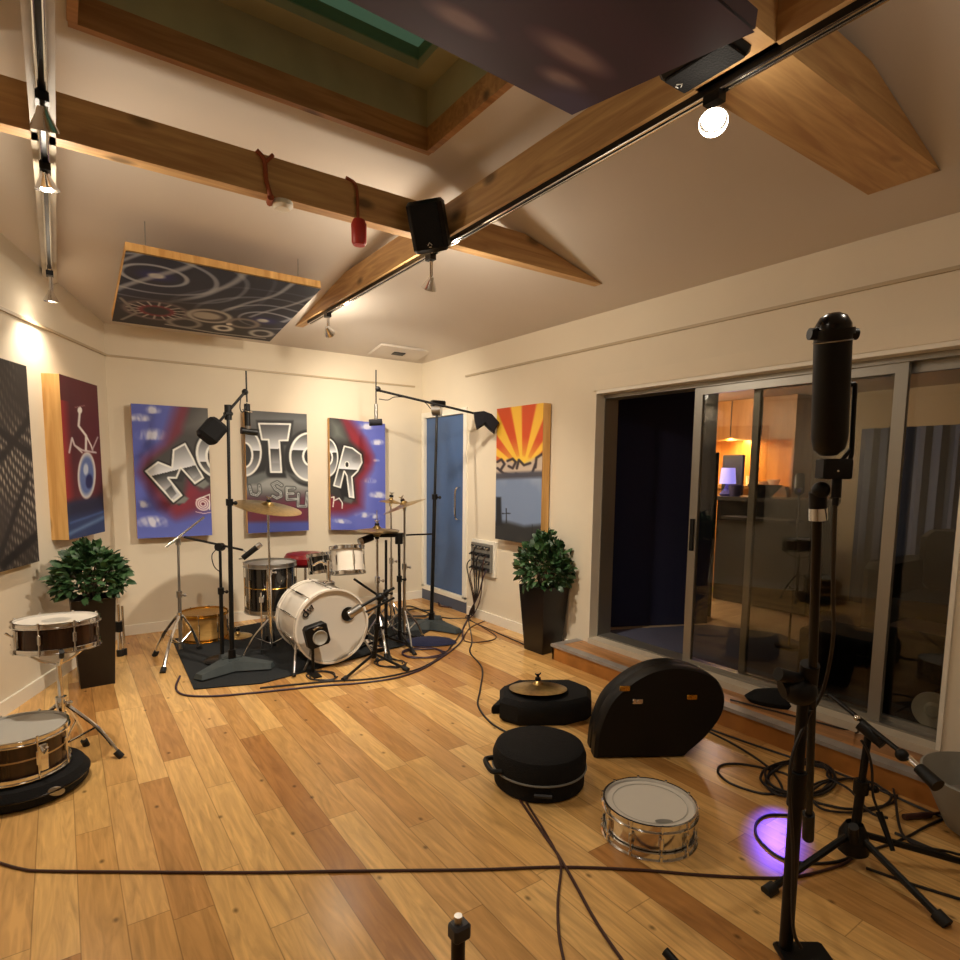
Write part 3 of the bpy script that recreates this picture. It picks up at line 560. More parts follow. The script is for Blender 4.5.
# red pull switch on its cord
b0 = ony(357, 183, 3.02); b1 = ony(358, 232, 3.02)
t = thing('pull_switch', 'red pendant switch hanging by its cord from the wooden beam', 'switch', b1)
obj('cord', MB().tube([V((b0.x-.06, 3.02, BT+.004)), V((b0.x-.015, 3.018, BT-.012)), V((b0.x, 3.018, BT-.06)), V((b1.x, 3.018, b1.z+.05))], .008), 'red_strap', t)
obj('switch_body', MB().lathe([(1e-5, -.07), (.03, -.07), (.038, -.055), (.04, .03), (.03, .055), (.012, .062), (1e-5, .064)], 20, M.Translation((b1.x, 3.008, b1.z))), 'red', t)
c = ony(265, 178, 3.0); t = thing('strap', 'orange brown strap looped around the wooden beam above the swirl panel', 'strap', (c.x, 3.07, BZ))
b = MB(); b.tube([(c.x-.03, 3.02, BT+.004), (c.x+.005, 3.022, BT-.03), (c.x+.012, 3.022, BZ+.06), (c.x+.03, 3.02, BZ-.006)], .011); b.tube([(c.x+.045, 3.02, BT+.004), (c.x+.012, 3.02, BT-.035)], .009); b.tube([(c.x+.03, 3.02, BZ-.012), (c.x+.045, 3.09, BZ-.012)], .016)
obj('webbing', b, 'red_strap', t)
t = thing('smoke_detector', 'small white smoke detector under the wooden beam beside the strap', 'smoke detector', (c.x+.1, 3.07, BZ)); obj('body', MB().lathe([(1e-5, 0), (.05, 0), (.05, -.02), (.035, -.035), (1e-5, -.037)], 24, M.Translation((c.x+.1, 3.07, BZ))), 'ceramic', t)
# track lights
def track(name, label, x, y0, y1):
    t = thing(name, label, 'light track', (x, (y0+y1)/2, BZ)); obj('rail', MB().box((x-.017, y0, BZ-.022), (x+.017, y1, BZ)), 'black_metal', t)
    for s in (-.012, .012): obj('conductor', MB().cyl((x+s, y0, BZ-.025), (x+s, y1, BZ-.025), .005, n=8), 'chrome', t, 'shiny metal rod')
track('track_rail', 'long light track fixed under the wooden beam', 1.868, YN+.2, 5.3); track('track_rail', 'short light track under the pale painted beam at left', .02, YN+.2, 4.9)
WARM = (1, .88, .71)
def spot_head(label, x, y, aim, lit, drop=.10, energy=0, size=70, spill=.13):
    t = thing('spotlight', label, 'spotlight', (x, y, BZ-.025), 'track spotlights')
    b = MB().box((x-.02, y-.03, BZ-.055), (x+.02, y+.03, BZ-.025)); obj('adapter', b, 'black_metal', t)
    c = V((x, y, BZ-.055-drop)); b = MB(); b.cyl((x, y, BZ-.05), c, .008); b.cyl((x+.012, y, BZ-.06), c+V((.012, 0, 0)), .004); obj('stem', b, 'chrome', t)
    d = (V(aim)-c).normalized(); mx = M.Translation(c) @ V((0, 0, 1)).rotation_difference(d).to_matrix().to_4x4()
    obj('reflector', MB().lathe([(1e-5, -.03), (.014, -.03), (.02, -.01), (.044, .036), (.046, .042), (.042, .04), (.016, -.004), (1e-5, -.006)], 24, mx), 'chrome', t)
    if lit: obj('bulb', MB().lathe([(1e-5, .0), (.012, .006), (.018, .02), (.014, .03), (1e-5, .034)], 20, mx), lit, t)
    if energy:
        L = bpy.data.lights.new('spot_beam', 'SPOT'); L.energy = energy; L.spot_size = math.radians(size); L.spot_blend = 1; L.shadow_soft_size = .035; L.color = WARM
        lo = bpy.data.objects.new('spot_beam', L); COL.objects.link(lo); lo.matrix_world = M.Translation(c+d*.06) @ V((0, 0, -1)).rotation_difference(d).to_matrix().to_4x4()
        L = bpy.data.lights.new('bulb_spill', 'POINT'); L.energy = energy*spill; L.color = WARM; L.shadow_soft_size = .05; lo = bpy.data.objects.new('bulb_spill', L); COL.objects.link(lo); lo.location = c+d*.09
BX = 1.868
spot_head('chrome track spotlight on the wooden beam nearest the back wall', BX, 4.86, (3.3, 6.1, 1.5), 'lamp_soft', .10, 52, 110)
spot_head('chrome track spotlight hanging just below the small loudspeaker', BX, 3.2, (2.1, 4.9, .3), 'lamp_soft', .12, 115, 130)
spot_head('glaring lit track spotlight at upper right on the wooden beam', BX, 1.32, (.9, .6, 1.2), 'lamp_lit', .04, 13, 120)
spot_head('chrome track spotlight at the far end of the pale beam', .02, 4.95, (.0, 5.08, 1.2), 'lamp_soft', .12, 22, 120, .03)
spot_head('glaring lit track spotlight on the pale beam at left', .02, 3.25, (.25, 3.6, .2), 'lamp_lit', .03, 62, 140)
spot_head('unlit black track spotlight on the pale beam above the lit one', .02, 2.67, (.1, 3.2, 1.5), None, .04)
# ---------------------------------------------------------------- plants
def plant(label, c, hb, ht, h, rot, fz, fr, seed):
    rs = random.Random(seed); t = thing('potted_shrub', label, 'plant', (c[0], c[1], 0)); R = M.Translation((c[0], c[1], 0)) @ M.Rotation(rot, 4, 'Z')
    b = MB(); sq = lambda k, z: [(-k, -k, z), (k, -k, z), (k, k, z), (-k, k, z)]
    vs = sq(hb, 0)+sq(ht, h)+sq(ht-.018, h)+sq(ht-.022, h-.06); fs = [(3, 2, 1, 0)]
    for r in range(3):
        for i in range(4): fs.append((r*4+i, r*4+(i+1) % 4, r*4+4+(i+1) % 4, r*4+4+i))
    b.add(vs, fs+[(12, 13, 14, 15)], R); obj('pot', b, 'pot', t, ang=25)
    b = MB(); fb = MB(); top = V((c[0], c[1], h-.06))
    for k in range(26):
        a = rs.random()*6.28; q = rs.random()**.6; e = V((c[0]+math.cos(a)*fr*q*.8, c[1]+math.sin(a)*fr*q*.8, h+fz*(.2+.75*rs.random()*(1-.4*q)))); m_ = (top+e)/2+V((0, 0, .05))
        b.tube([top+V((math.cos(a)*.04, math.sin(a)*.04, 0)), m_, e], .005, 5)
    obj('stems', b, 'stem', t)
    for k in range(900):
        z = 2*rs.random()-.75; a = rs.random()*6.28; q = (1-max(-.5, min(.97, z))**2)**.5; rr = .62+.42*rs.random()
        p = V((c[0]+math.cos(a)*fr*q*rr, c[1]+math.sin(a)*fr*q*rr, h+fz*.40+fz*.52*z*rr))
        if p.z < h-.08: p.z = h-.06+rs.random()*.14
        d = (p-V((c[0], c[1], h+fz*.25))).normalized()+V((rs.uniform(-.7, .7), rs.uniform(-.7, .7), rs.uniform(-.5, .6))); d.normalize()
        x = d.cross(V((rs.uniform(-1, 1), rs.uniform(-1, 1), 1))).normalized(); n = x.cross(d); l = rs.uniform(.045, .085); w = l*.3
        fb.add([p, p+d*l*.35+x*w+n*w*.25, p+d*l*.75+x*w*.7, p+d*l-n*.012, p+d*l*.75-x*w*.7, p+d*l*.35-x*w+n*w*.25], [(0, 1, 5), (1, 2, 4, 5), (2, 3, 4)])
    for k in fb.v: k.x = min(k.x, XR-.012)
    o = obj('foliage', fb, 'leaf', t); obj('soil', MB().add(sq(ht-.024, h-.062), [(0, 1, 2, 3)], R), 'soil', t); return t
plant('bushy green shrub in a tall dark pot beside the red painting at left', (.145, 4.86), .10, .128, zat((.12, 4.75), 600), .04, .34, .205, 3)
plant('bushy green shrub in a tall dark pot below the sunburst painting', (3.29, 3.74), .11, .15, zat((3.25, 3.7), 586), .05, .40, .22, 5)
# ---------------------------------------------------------------- drum hardware
RX = lambda a: M.Rotation(a, 4, 'X')
def aim(p, d): return M.Translation(V(p)) @ V((0, 0, 1)).rotation_difference(V(d).normalized()).to_matrix().to_4x4()
def drum(name, label, cat, mx, R, D, shell, head, hoop, nl, lug='chrome', group=None, hoop_h=.022, spots=True, beads=None, strainer=False, head2=None):
    t = thing(name, label, cat, mx.translation, group)
    prof = [(R, .004), (R, D-.004), (R-.012, D-.004), (R-.012, .004)]; obj('shell', MB().lathe(prof, 48, mx, True), shell, t)
    if beads:
        b = MB()
        for z in beads: b.torus(R+.0005, .004, z*D, mx, 48, 6)
        obj('bead', b, 'gold' if beads and shell == 'drum_black' else 'drum_tan', t)
    obj('batter_head', MB().lathe([(1e-5, D-.001), (R-.012, D-.001), (R-.003, D+.001), (R+.006, D-.004)], 48, mx), head, t)
    obj('bottom_head', MB().lathe([(1e-5, .001), (R-.012, .001), (R-.003, -.001), (R+.006, .004)], 48, mx), head2 or head, t)
    for z0, z1 in ((D-hoop_h*.7, D+hoop_h*.45), (-hoop_h*.45, hoop_h*.7)):
        obj('hoop', MB().lathe([(R+.004, z0), (R+.018, z0), (R+.018, z0+.004), (R+.010, z0+.006), (R+.010, z1-.004), (R+.014, z1), (R+.005, z1)], 48, mx, True), hoop, t)
    for i in range(nl):
        a = 2*PI*(i+.5)/nl; X, Y = math.cos(a), math.sin(a); b = MB(); e = R+.012
        L = mx @ M.Rotation(a, 4, 'Z')
        b.box((R, -.008, D*.30), (R+.016, .008, D*.70), L, bev=.004)
        b.cyl(L @ V((e, 0, -.002)), L @ V((e, 0, D+.002)), .0035, n=8); b.cyl(L @ V((e+.002, 0, D-.008)), L @ V((e+.002, 0, D+.016)), .006, n=8); b.cyl(L @ V((e+.002, 0, -.012)), L @ V((e+.002, 0, .01)), .006, n=8)
        obj('lug', b, lug, t)
    if strainer:
        b = MB(); L = mx @ M.Rotation(strainer, 4, 'Z'); b.box((R, -.02, D*.12), (R+.022, .02, D*.85), L, bev=.006); b.cyl(L @ V((R+.02, 0, D*.6)), L @ V((R+.05, 0, D*.8)), .006); obj('strainer', b, lug, t)
    return t
def dot_on_head(t, mx, R, D):
    obj('centre_dot', MB().lathe([(1e-5, D+.0006), (R*.36, D+.0006)], 32, mx), 'head_clear', t)
def cymbal(label, c, R, nrm, group=None, name='cymbal', cup=True):
    mx = aim(c, nrm); t = thing(name, label, 'cymbal', c, group)
    pr = [(.006, .030), (R*.08, .027), (R*.16, .014), (R*.2, .004), (R*.5, -.004), (R*.8, -.013), (R, -.022)]
    obj('plate', MB().lathe(pr+[(r, z-.0016) for r, z in reversed(pr)], 56, mx, True), 'bronze', t)
    b = MB(); b.cyl(mx @ V((0, 0, .026)), mx @ V((0, 0, .045)), .019, .017); obj('felt', b, 'black_rough', t)
    b = MB(); b.cyl(mx @ V((0, 0, .045)), mx @ V((0, 0, .066)), .009); b.tube([mx @ V((-.022, 0, .07)), mx @ V((0, 0, .056)), mx @ V((.022, 0, .07))], .004); obj('wing_nut', b, 'chrome' if cup else 'black', t); return t
def tripod(t, c, z0, feet, m, r=.010, foot='rubber', spread=.03, brace=True):
    """folding tripod: legs run from a collar on the pole to each foot, braces to the lower collar"""
    c = V((c[0], c[1], 0)); obj('collar', MB().cyl(c+V((0, 0, z0-.03)), c+V((0, 0, z0+.03)), .02), m, t)
    for f in feet:
        f = V((f[0], f[1], f[2] if len(f) > 2 else .012)); d = (f-c); d.z = 0; d.normalize(); p = c+d*.022+V((0, 0, z0)); q = c+(f-c)*.55; q.z = z0*.62 if brace else z0*.45
        b = MB(); b.tube([p, p*.4+f*.6+V((0, 0, .035)) if brace else (p+f)/2, f], r)
        if brace: b.tube([c+V((0, 0, z0*.3)), p*.45+f*.55+V((0, 0, .03))], r*.6, 6, False)
        l = obj('leg', b, m, t); fd = (f-p).normalized(); obj('rubber_foot', MB().cyl(f-fd*.03, f+fd*.012, r*1.7), foot, l)
def pole(t, p, q, r0, r1, split, m, m2=None, collar=True):
    p, q = V(p), V(q); k = p.lerp(q, split); obj('lower_tube', MB().cyl(p, k, r0), m, t); obj('upper_tube', MB().cyl(k, q, r1), m2 or m, t)
    if collar:
        b = MB().cyl(k-V((0, 0, .02)), k+V((0, 0, .03)), r0*1.55); b.tube([k, k+V((.03, -.03, 0))], r0*.5, 6, False); b.ball(k+V((.035, -.035, 0)), r0*.9, n=8); obj('clutch', b, m, t)
def ring_feet(c, R, a0, n=3): return [(c[0]+R*math.cos(a0+2*PI*i/n), c[1]+R*math.sin(a0+2*PI*i/n)) for i in range(n)]
# ---------------------------------------------------------------- rug
p = [fl(172, 640), fl(194, 690), fl(262, 684), fl(404, 646), fl(445, 622), fl(330, 610)]
tag(obj('drum_rug', MB().prism([(k.x, k.y) for k in p], .001, .009), 'rug'), 'black rug under the drum kit on the oak floor', 'rug')
cl = fl(428, 640, .03); b = MB().lathe([(1e-5, .052), (.09, .05), (.16, .035), (.2, .012), (.21, .0), (1e-5, 0)], 24, M.Translation((cl.x, cl.y-.02, .009)) @ M.Rotation(-.5, 4, 'Z') @ M.Diagonal((1.15, .5, 1, 1)))
tag(obj('folded_cloth', b, 'blue_cloth'), 'dark blue crumpled cloth in front of the right heavy stand base', 'cloth')
# ---------------------------------------------------------------- bass drum
BC = V((1.645, 4.29, .315)); BR, BD = .272, .46; mx = M.Translation(BC) @ RX(-PI/2)
t = drum('bass_drum', 'white bass drum with a logo on its front head, on the rug', 'bass drum', mx, BR, BD, 'drum_white', 'head_white', 'drum_white', 10, hoop_h=.045)
fy = BC.y-.004
b = MB(); LZ = lambda x, y: ony(x, y, fy)
LG = lambda u, v: LZ(306+.66*u-.75*v, 618-.75*u-.66*v)
b.tube([LG(2.2+2.2*math.cos(k*.785), 2.3+2.3*math.sin(k*.785)) for k in range(9)], .0055, 6); b.tube([LG(4.6, 0), LG(4.6, 8.2)], .0065, 6, False)
b.tube([LG(7.2, 4.8), LG(8.4, .2), LG(10.1, 4.2), LG(11.8, .2), LG(13.2, 4.8)], .0060, 6, False); obj('logo', b, 'logo_black', t, 'black lettering dw')
hc = ony(348, 614, fy); obj('port_hole', MB().lathe([(1e-5, 0), (.052, 0), (.056, -.004)], 28, M.Translation(hc) @ RX(-PI/2)), 'black', t, 'black round port')
for s in (-1, 1):
    q = V((BC.x+s*.25, BC.y+.08, .22)); f = V((BC.x+s*.33, BC.y-.10, .015)); l = obj('spur', MB().cyl(q, f, .009), 'chrome', t); obj('rubber_foot', MB().cyl(f+(q-f)*.06, f, .016), 'rubber', l)
b = MB(); q = V((BC.x+.06, 4.5, BC.z+BR)); b.box((q.x-.04, q.y-.035, q.z-.01), (q.x+.04, q.y+.035, q.z+.035), bev=.008); b.cyl(q+V((0, 0, .03)), q+V((0, 0, .2)), .016)
for s in (-1, 1): b.tube([q+V((0, 0, .16)), q+V((s*.05, .03, .19)), q+V((s*.1, .07, .16))], .009)
obj('tom_holder', b, 'chrome', t)
# speaker-like low microphone in front of the head
mc = ony(316.5, 635, 4.19); mx = M.Translation(mc) @ M.Rotation(-.22, 4, 'Y')
t = thing('kick_microphone', 'black rounded speaker shaped microphone in front of the white bass drum head', 'microphone', (mc.x, mc.y, 0))
obj('body', MB().prism([(x, z) for x, z in ((-.065, -.085), (.065, -.085), (.085, -.065), (.085, .065), (.065, .085), (-.065, .085), (-.085, .065), (-.085, -.065))], -.035, .035, mx @ RX(PI/2), .008), 'black', t)
obj('cone', MB().lathe([(1e-5, .004), (.02, .0), (.045, .006), (.052, .012), (.056, .006)], 28, M.Translation(mc+V((.012, -.037, -.012))) @ RX(PI/2)), 'grey_cloth', t)
b = MB(); b.tube([mc+V((-.04, -.04, .055)), mc+V((-.01, -.045, .066)), mc+V((.03, -.04, .062))], .007); obj('badge', b, 'chrome', t)
b = MB(); f = V((mc.x-.03, mc.y+.0, 0)); b.cyl(f+V((0, 0, .01)), mc+V((-.03, 0, -.07)), .011); b.box((f.x-.03, f.y-.1, .002), (f.x+.03, f.y+.1, .012)); obj('stand', b, 'black_metal', t)
f = fl(304, 672); b = MB().tube([mc+V((-.04, 0, -.08)), f+V((.05, .05, .06)), f+V((0, 0, .012))], .008); obj('leg', b, 'steel', t)
# floor tom
c = V((1.40, 5.02, 0)); z0, z1 = zat((c.x, c.y-.1), 611), zat(c, 563); mx = M.Translation((c.x, c.y, z0))
t = drum('floor_tom', 'black floor tom with a clear grey head and a gold line round its shell', 'drum', mx, .195, z1-z0, 'drum_black', 'head_clear', 'steel', 8, beads=(.52,), hoop_h=.03)
for a in (-2.2, -.4, 1.5):
    X, Y = c.x+.215*math.cos(a), c.y+.215*math.sin(a); l = obj('leg', MB().cyl((X, Y, z0+.18), (X, Y, .025), .007), 'chrome', t); obj('rubber_foot', MB().cyl((X, Y, .01), (X, Y, .05), .014), 'rubber', l)
    obj('leg_bracket', MB().box((X-.018, Y-.018, z0+.1), (X+.018, Y+.018, z0+.15), bev=.004), 'chrome', t)
# rack toms
c = at(348, 573, 4.78); ax = V((.05, .22, 1)).normalized(); mx = aim(c, ax)
t = drum('rack_tom', 'white rack tom above the bass drum', 'drum', mx, .122, .205, 'drum_white', 'head_white', 'chrome', 6, hoop_h=.026)
c = at(321, 572, 5.05); mx = aim(c, V((-.05, .2, 1)).normalized())
drum('rack_tom', 'small black rack tom left of the white one', 'drum', mx, .085, .15, 'drum_black', 'head_clear', 'chrome', 6, hoop_h=.024)
# throne
c = at(305, 560, 5.55); t = thing('drum_throne', 'red vinyl round drum stool behind the toms', 'stool', (c.x, c.y, 0))
zs = c.z; obj('seat', MB().lathe([(1e-5, -.05), (.15, -.05), (.182, -.02), (.186, .03), (.165, .062), (.1, .072), (1e-5, .074)], 36, M.Translation((c.x, c.y, zs))), 'red_vinyl', t)
obj('post', MB().cyl((c.x, c.y, .2), (c.x, c.y, zs-.048), .014), 'chrome', t); tripod(t, c, .3, ring_feet(c, .26, .4), 'chrome', .009)
# tan snare on the floor behind the stands, small cymbal beside it
c = V((.985, 5.62, .02)); t = drum('snare_drum', 'pale wooden snare drum on the rug behind the left stands', 'drum', M.Translation(c), .185, zat((c.x, c.y), 612)-.02, 'drum_tan', 'gold', 'gold', 8, lug='chrome')
b = MB(); 
for a in range(3): b.cyl((c.x+.12*math.cos(a*2.1), c.y+.12*math.sin(a*2.1), .009), (c.x+.12*math.cos(a*2.1), c.y+.12*math.sin(a*2.1), .022), .015)
obj('rubber_foot', b, 'rubber', t)
c = fl(238, 634, .03); cymbal('small brass cymbal lying flat on the rug by the left heavy base', V((c.x, c.y, .034)), .12, (0, 0, 1))
# cymbals on stands
def cym_stand(label, c, R, nrm, feet_r, feet_a, m='chrome', clabel=None, z=.3, base=None, grp=None):
    c = V(c); g = V((base[0], base[1], 0)) if base else V((c.x, c.y, 0)); n = V(nrm).normalized()
    t = thing('cymbal_stand', label, 'cymbal stand', g); top = c-n*.012
    pole(t, g+V((0, 0, .06)), top-V((0, 0, .02)), .013, .009, .55, m); obj('tilter', MB().cyl(top-V((0, 0, .045)), top, .014).cyl(top-n*.02, top+n*.02, .008), m, t); tripod(t, g, z, ring_feet(g, feet_r, feet_a), m, .009)
    if clabel: cymbal(clabel, c, R, nrm, grp)
    return t
cym_stand('chrome cymbal stand in front of the black floor tom', at(268, 505, 4.72), .262, (.12, -.18, 1), .24, 1.2, clabel='large bronze crash cymbal in front of the middle graffiti panel')
cym_stand('dark cymbal stand carrying the tilted cymbal nearest the blue door', at(404, 504, 5.05), .19, (-.32, .20, 1), .24, .3, 'steel', 'tilted bronze cymbal seen nearly edge on near the blue door')
cym_stand('chrome cymbal stand behind the hi-hat, holding a thin cymbal', at(391, 500, 5.3), .105, (.10, -.05, 1), .24, .9, 'chrome', 'small thin cymbal behind the tilted one')
# hi-hat
c = at(377, 531, 4.9); g = V((c.x, c.y, 0)); t = thing('hi_hat_stand', 'chrome hi-hat stand with tripod legs right of the bass drum', 'hi-hat stand', g)
pole(t, g+V((0, 0, .05)), c-V((0, 0, .05)), .014, .010, .6, 'chrome'); obj('pull_rod', MB().cyl(c-V((0, 0, .05)), c+V((0, 0, .17)), .004), 'chrome', t); tripod(t, g, .34, ring_feet(g, .25, .35), 'chrome', .010)
obj('pedal', MB().box((g.x-.04, g.y-.02, .012), (g.x+.04, g.y+.26, .03), bev=.006), 'chrome', t)
cymbal('lower hi-hat cymbal of the flat pair right of the white tom', c-V((0, 0, .02)), .182, (0, 0, -1), 'hi-hat cymbals'); cymbal('upper hi-hat cymbal of the flat pair right of the white tom', c+V((0, 0, .02)), .182, (.02, 0, 1), 'hi-hat cymbals')
# chrome stand at left with no cymbal
g = fl(181, 655); z = zat(g, 541); t = thing('cymbal_stand', 'chrome boom stand holding no cymbal, at the left rear of the kit', 'cymbal stand', g)
top = at(178, 541, (g-EYE).dot(fw)+.02); pole(t, g+V((0, 0, .05)), top, .014, .010, .5, 'steel'); e0, e1 = at(166, 547, 4.55), at(204, 517, 4.75)
obj('boom', MB().cyl(e0, e1, .008), 'chrome', t, 'shiny boom rod'); obj('tilter', MB().cyl(top-V((0, 0, .03)), top+V((0, 0, .02)), .02), 'steel', t)
f = [fl(155, 656), fl(163, 673), fl(200, 650)]; tripod(t, g, .32, [(p.x, p.y) for p in f], 'chrome', .012)
# folded hardware behind left pot
g = V((.33, 5.45, 0)); t = thing('folded_stand', 'folded chrome and black stand standing behind the left plant pot', 'stand', g); b = MB(); b.cyl(g+V((.0, 0, .02)), g+V((.0, 0, .42)), .014); b.cyl(g+V((.03, .02, .02)), g+V((.03, .02, .4)), .010); obj('tubes', b, 'chrome', t); obj('rubber_foot', MB().cyl(g, g+V((0, 0, .05)), .026).cyl(g+V((.03, .02, 0)), g+V((.03, .02, .05)), .02), 'rubber', t); obj('clutch', MB().cyl(g+V((0, 0, .2)), g+V((0, 0, .28)), .028), 'black', t)
# ---------------------------------------------------------------- microphone stands
def tri_base(t, g, R, a0, m='base_grey'):
    for i in range(3):
        a = a0+i*2*PI/3; L = M.Translation(g) @ M.Rotation(a, 4, 'Z')
        b = MB(); w0, w1 = .10, .045
        b.add([(0, -w0, 0), (R, -w1, 0), (R, w1, 0), (0, w0, 0), (0, -w0*.7, .075), (R*.96, -w1*.7, .035), (R*.96, w1*.7, .035), (0, w0*.7, .075)], [(3, 2, 1, 0), (4, 5, 6, 7), (0, 1, 5, 4), (1, 2, 6, 5), (2, 3, 7, 6), (3, 0, 4, 7)], L @ M.Translation((0, 0, .012)))
        o = obj('leg', b, m, t); obj('wheel', MB().cyl(L @ V((R-.03, -.02, .012)), L @ V((R-.03, .02, .012)), .012), 'rubber', o)
    obj('hub', MB().cyl(g+V((0, 0, .02)), g+V((0, 0, .15)), .035, .025), 'black_metal', t)
def pencil_mic(label, p, q, r=.012, m='black', pads=None):
    p, q = V(p), V(q); t = thing('microphone', label, 'microphone', p); obj('body', MB().cyl(p, p.lerp(q, .78), r), m, t); obj('grille', MB().cyl(p.lerp(q, .78), q, r*1.02, r*.9), 'steel', t)
    return t
# left tall stand
g = V((.99, 4.61, .009)); top = at(228, 409, 4.46); t = thing('microphone_stand', 'tall black boom stand on a heavy grey base at the left of the kit', 'microphone stand', g)
tri_base(t, g, .30, -.55); pole(t, g+V((0, 0, .1)), top, .017, .012, .62, 'black_metal'); e0, e1 = at(207, 436, 4.36), at(245, 392, 4.52)
obj('boom', MB().cyl(e0, e1, .010), 'black_metal', t); obj('swivel', MB().cyl(top-V((0, 0, .08)), top+V((0, 0, .03)), .026).box(top+V((-.03, -.03, -.05)), top+V((.03, .03, -.02)), bev=.008), 'black', t)
obj('counterweight', MB().box((-.075, -.075, -.085), (.075, .075, .085), aim(at(212, 431, 4.38), e1-e0), bev=.025), 'black_rough', t, 'black padded counterweight')
d0, d1 = at(246, 371, 4.53), at(247, 402, 4.53); obj('drop_rod', MB().cyl(d0, d1, .006), 'black_metal', t); obj('end_clamp', MB().ball(at(245, 392, 4.53), .024), 'black', t)
m0 = at(247, 404, 4.53); t = pencil_mic('black overhead microphone hanging at the left edge of the middle graffiti panel', m0, m0-V((0, 0, .21)), .022)
k = m0-V((0, 0, .2)); obj('head', MB().cyl(k+V((-.05, 0, 0)), k+V((.07, 0, -.01)), .026), 'black', t); obj('cradle', MB().torus(.035, .004, 0, aim(m0-V((0, 0, .05)), (.2, -.3, 1)), 20, 6), 'chrome', t)
tag(obj('cable', MB().tube([at(241, 396, 4.52), at(240, 408, 4.5), at(243, 412, 4.5), at(247, 403, 4.52)], .004), 'cable'), 'thin cable looping from the left boom to its hanging microphone', 'cable')
# right tall stand
g = V((2.85, 4.85, .0)); top = at(437, 410, 5.72); t = thing('microphone_stand', 'tall black boom stand on a heavy grey base before the blue door', 'microphone stand', g)
tri_base(t, g, .34, -1.25); pole(t, g+V((0, 0, .1)), top, .018, .013, .58, 'black_metal'); e0, e1 = at(377, 390, 5.45), at(477, 414, 5.56)
obj('boom', MB().cyl(e0, e1, .011), 'black_metal', t); obj('swivel', MB().cyl(top-V((.03, -.03, 0)), top+V((.03, -.03, 0)), .055, n=24), 'steel', t); b = MB().box(top+V((-.06, -.02, .03)), top+V((.09, .03, .09)), bev=.008); obj('clamp', b, 'black_metal', t)
b = MB(); pts = [(474, 412), (484, 411), (492, 414), (499, 422), (496, 426), (494, 432), (489, 428), (484, 423), (480, 425), (477, 428), (475, 420)]
P2 = [at(x, y, 5.48) for x, y in pts]; bk = fw*.10; n = len(P2); cen = sum(P2, V((0, 0, 0)))/n
b.add(P2+[cen+(p-cen)*1.05+bk for p in P2]+[cen-fw*.03, cen+bk+fw*.03], [(i, (i+1) % n, n+(i+1) % n, n+i) for i in range(n)]+[(i, 2*n, (i+1) % n) for i in range(n)]+[(n+i, n+(i+1) % n, 2*n+1) for i in range(n)])
obj('weight_bag', b, 'dark_cloth', t, 'dark cloth bag over the boom end')
obj('side_arm', MB().cyl(at(406, 535, 5.6), at(432, 534, 5.73), .008), 'black_metal', t)
d0, d1 = at(376, 370, 5.45), at(376, 404, 5.45); obj('drop_rod', MB().cyl(d0, d1, .006), 'black_metal', t); obj('end_clamp', MB().ball(at(378, 389, 5.45), .026), 'black', t)
m0 = at(376, 404, 5.45); t = pencil_mic('overhead microphone hanging above the right graffiti panel corner', m0, m0-V((0, 0, .16)), .017, 'steel'); k = m0-V((0, 0, .17)); obj('head', MB().cyl(k+V((-.06, .02, 0)), k+V((.05, -.02, .01)), .03), 'dark_cloth', t)
tag(obj('cable', MB().tube([at(379, 399, 5.45), at(388, 400, 5.48), at(395, 397, 5.5), at(410, 398, 5.55), at(424, 402, 5.62), at(431, 409, 5.68)], .004), 'cable'), 'thin cable slung under the right boom arm', 'cable')
# short stand with a black pencil microphone over the rug
g = V((.97, 4.85, .009)); top = at(220, 547, 4.66); t = thing('microphone_stand', 'short black microphone stand on a round base beside the left tall stand', 'microphone stand', g)
obj('base', MB().lathe([(1e-5, 0), (.13, 0), (.13, .012), (.12, .02), (.03, .026), (1e-5, .028)], 32, M.Translation(g)), 'black_metal', t); pole(t, g+V((0, 0, .02)), top, .015, .011, .6, 'black_metal'); obj('boom', MB().cyl(at(184, 537, 4.6), at(243, 550, 4.68), .009), 'black_metal', t); obj('swivel', MB().cyl(top-fw*.03, top+fw*.03, .032), 'black', t); obj('mic_clip', MB().tube([at(243, 550, 4.68), at(246, 553, 4.68), at(243, 558, 4.68), at(239, 559, 4.68)], .006), 'steel', t)
pencil_mic('black tom microphone tilted over the floor tom at the end of a short boom', at(243, 558, 4.68), at(261, 544, 4.70), .022)
tag(obj('cable', MB().tube([at(218, 548, 4.65), at(212, 555, 4.62), at(214, 566, 4.62), at(220, 572, 4.66)], .004), 'cable'), 'thin cable looped at the swivel of the short left stand', 'cable')
# stands right of the kit
g = at(400, 640, 5.1); g.z = 0; top = at(399, 538, 5.1); t = thing('microphone_stand', 'black stand with a thick level boom over the hi-hat', 'microphone stand', g)
pole(t, (g.x, g.y, .05), top, .015, .012, .6, 'black_metal'); obj('boom', MB().cyl(at(372, 535, 4.95), at(403, 535, 5.12), .020), 'black', t); obj('swivel', MB().cyl(top-V((0, 0, .05)), top+V((0, 0, .04)), .034), 'black', t); tripod(t, g, .12, ring_feet(g, .27, -1.6), 'black_metal', .010, brace=False)
pencil_mic('short black microphone aimed down at the white tom from the hi-hat boom', at(372, 537, 4.93), at(359, 542, 4.86), .03)
g = at(386, 645, 4.95); g.z = 0; top = at(386, 540, 4.95); t = thing('microphone_stand', 'black stand with an angled arm pointing at the bass drum top', 'microphone stand', g)
pole(t, (g.x, g.y, .05), top, .014, .011, .5, 'black_metal'); tripod(t, g, .12, ring_feet(g, .25, .2), 'black_metal', .010, brace=False); j = at(381, 608, 4.9); obj('boom', MB().cyl(at(354, 579, 4.8), at(385, 600, 4.93), .010), 'black_metal', t); obj('swivel', MB().ball(at(385, 600, 4.94), .03), 'black', t)
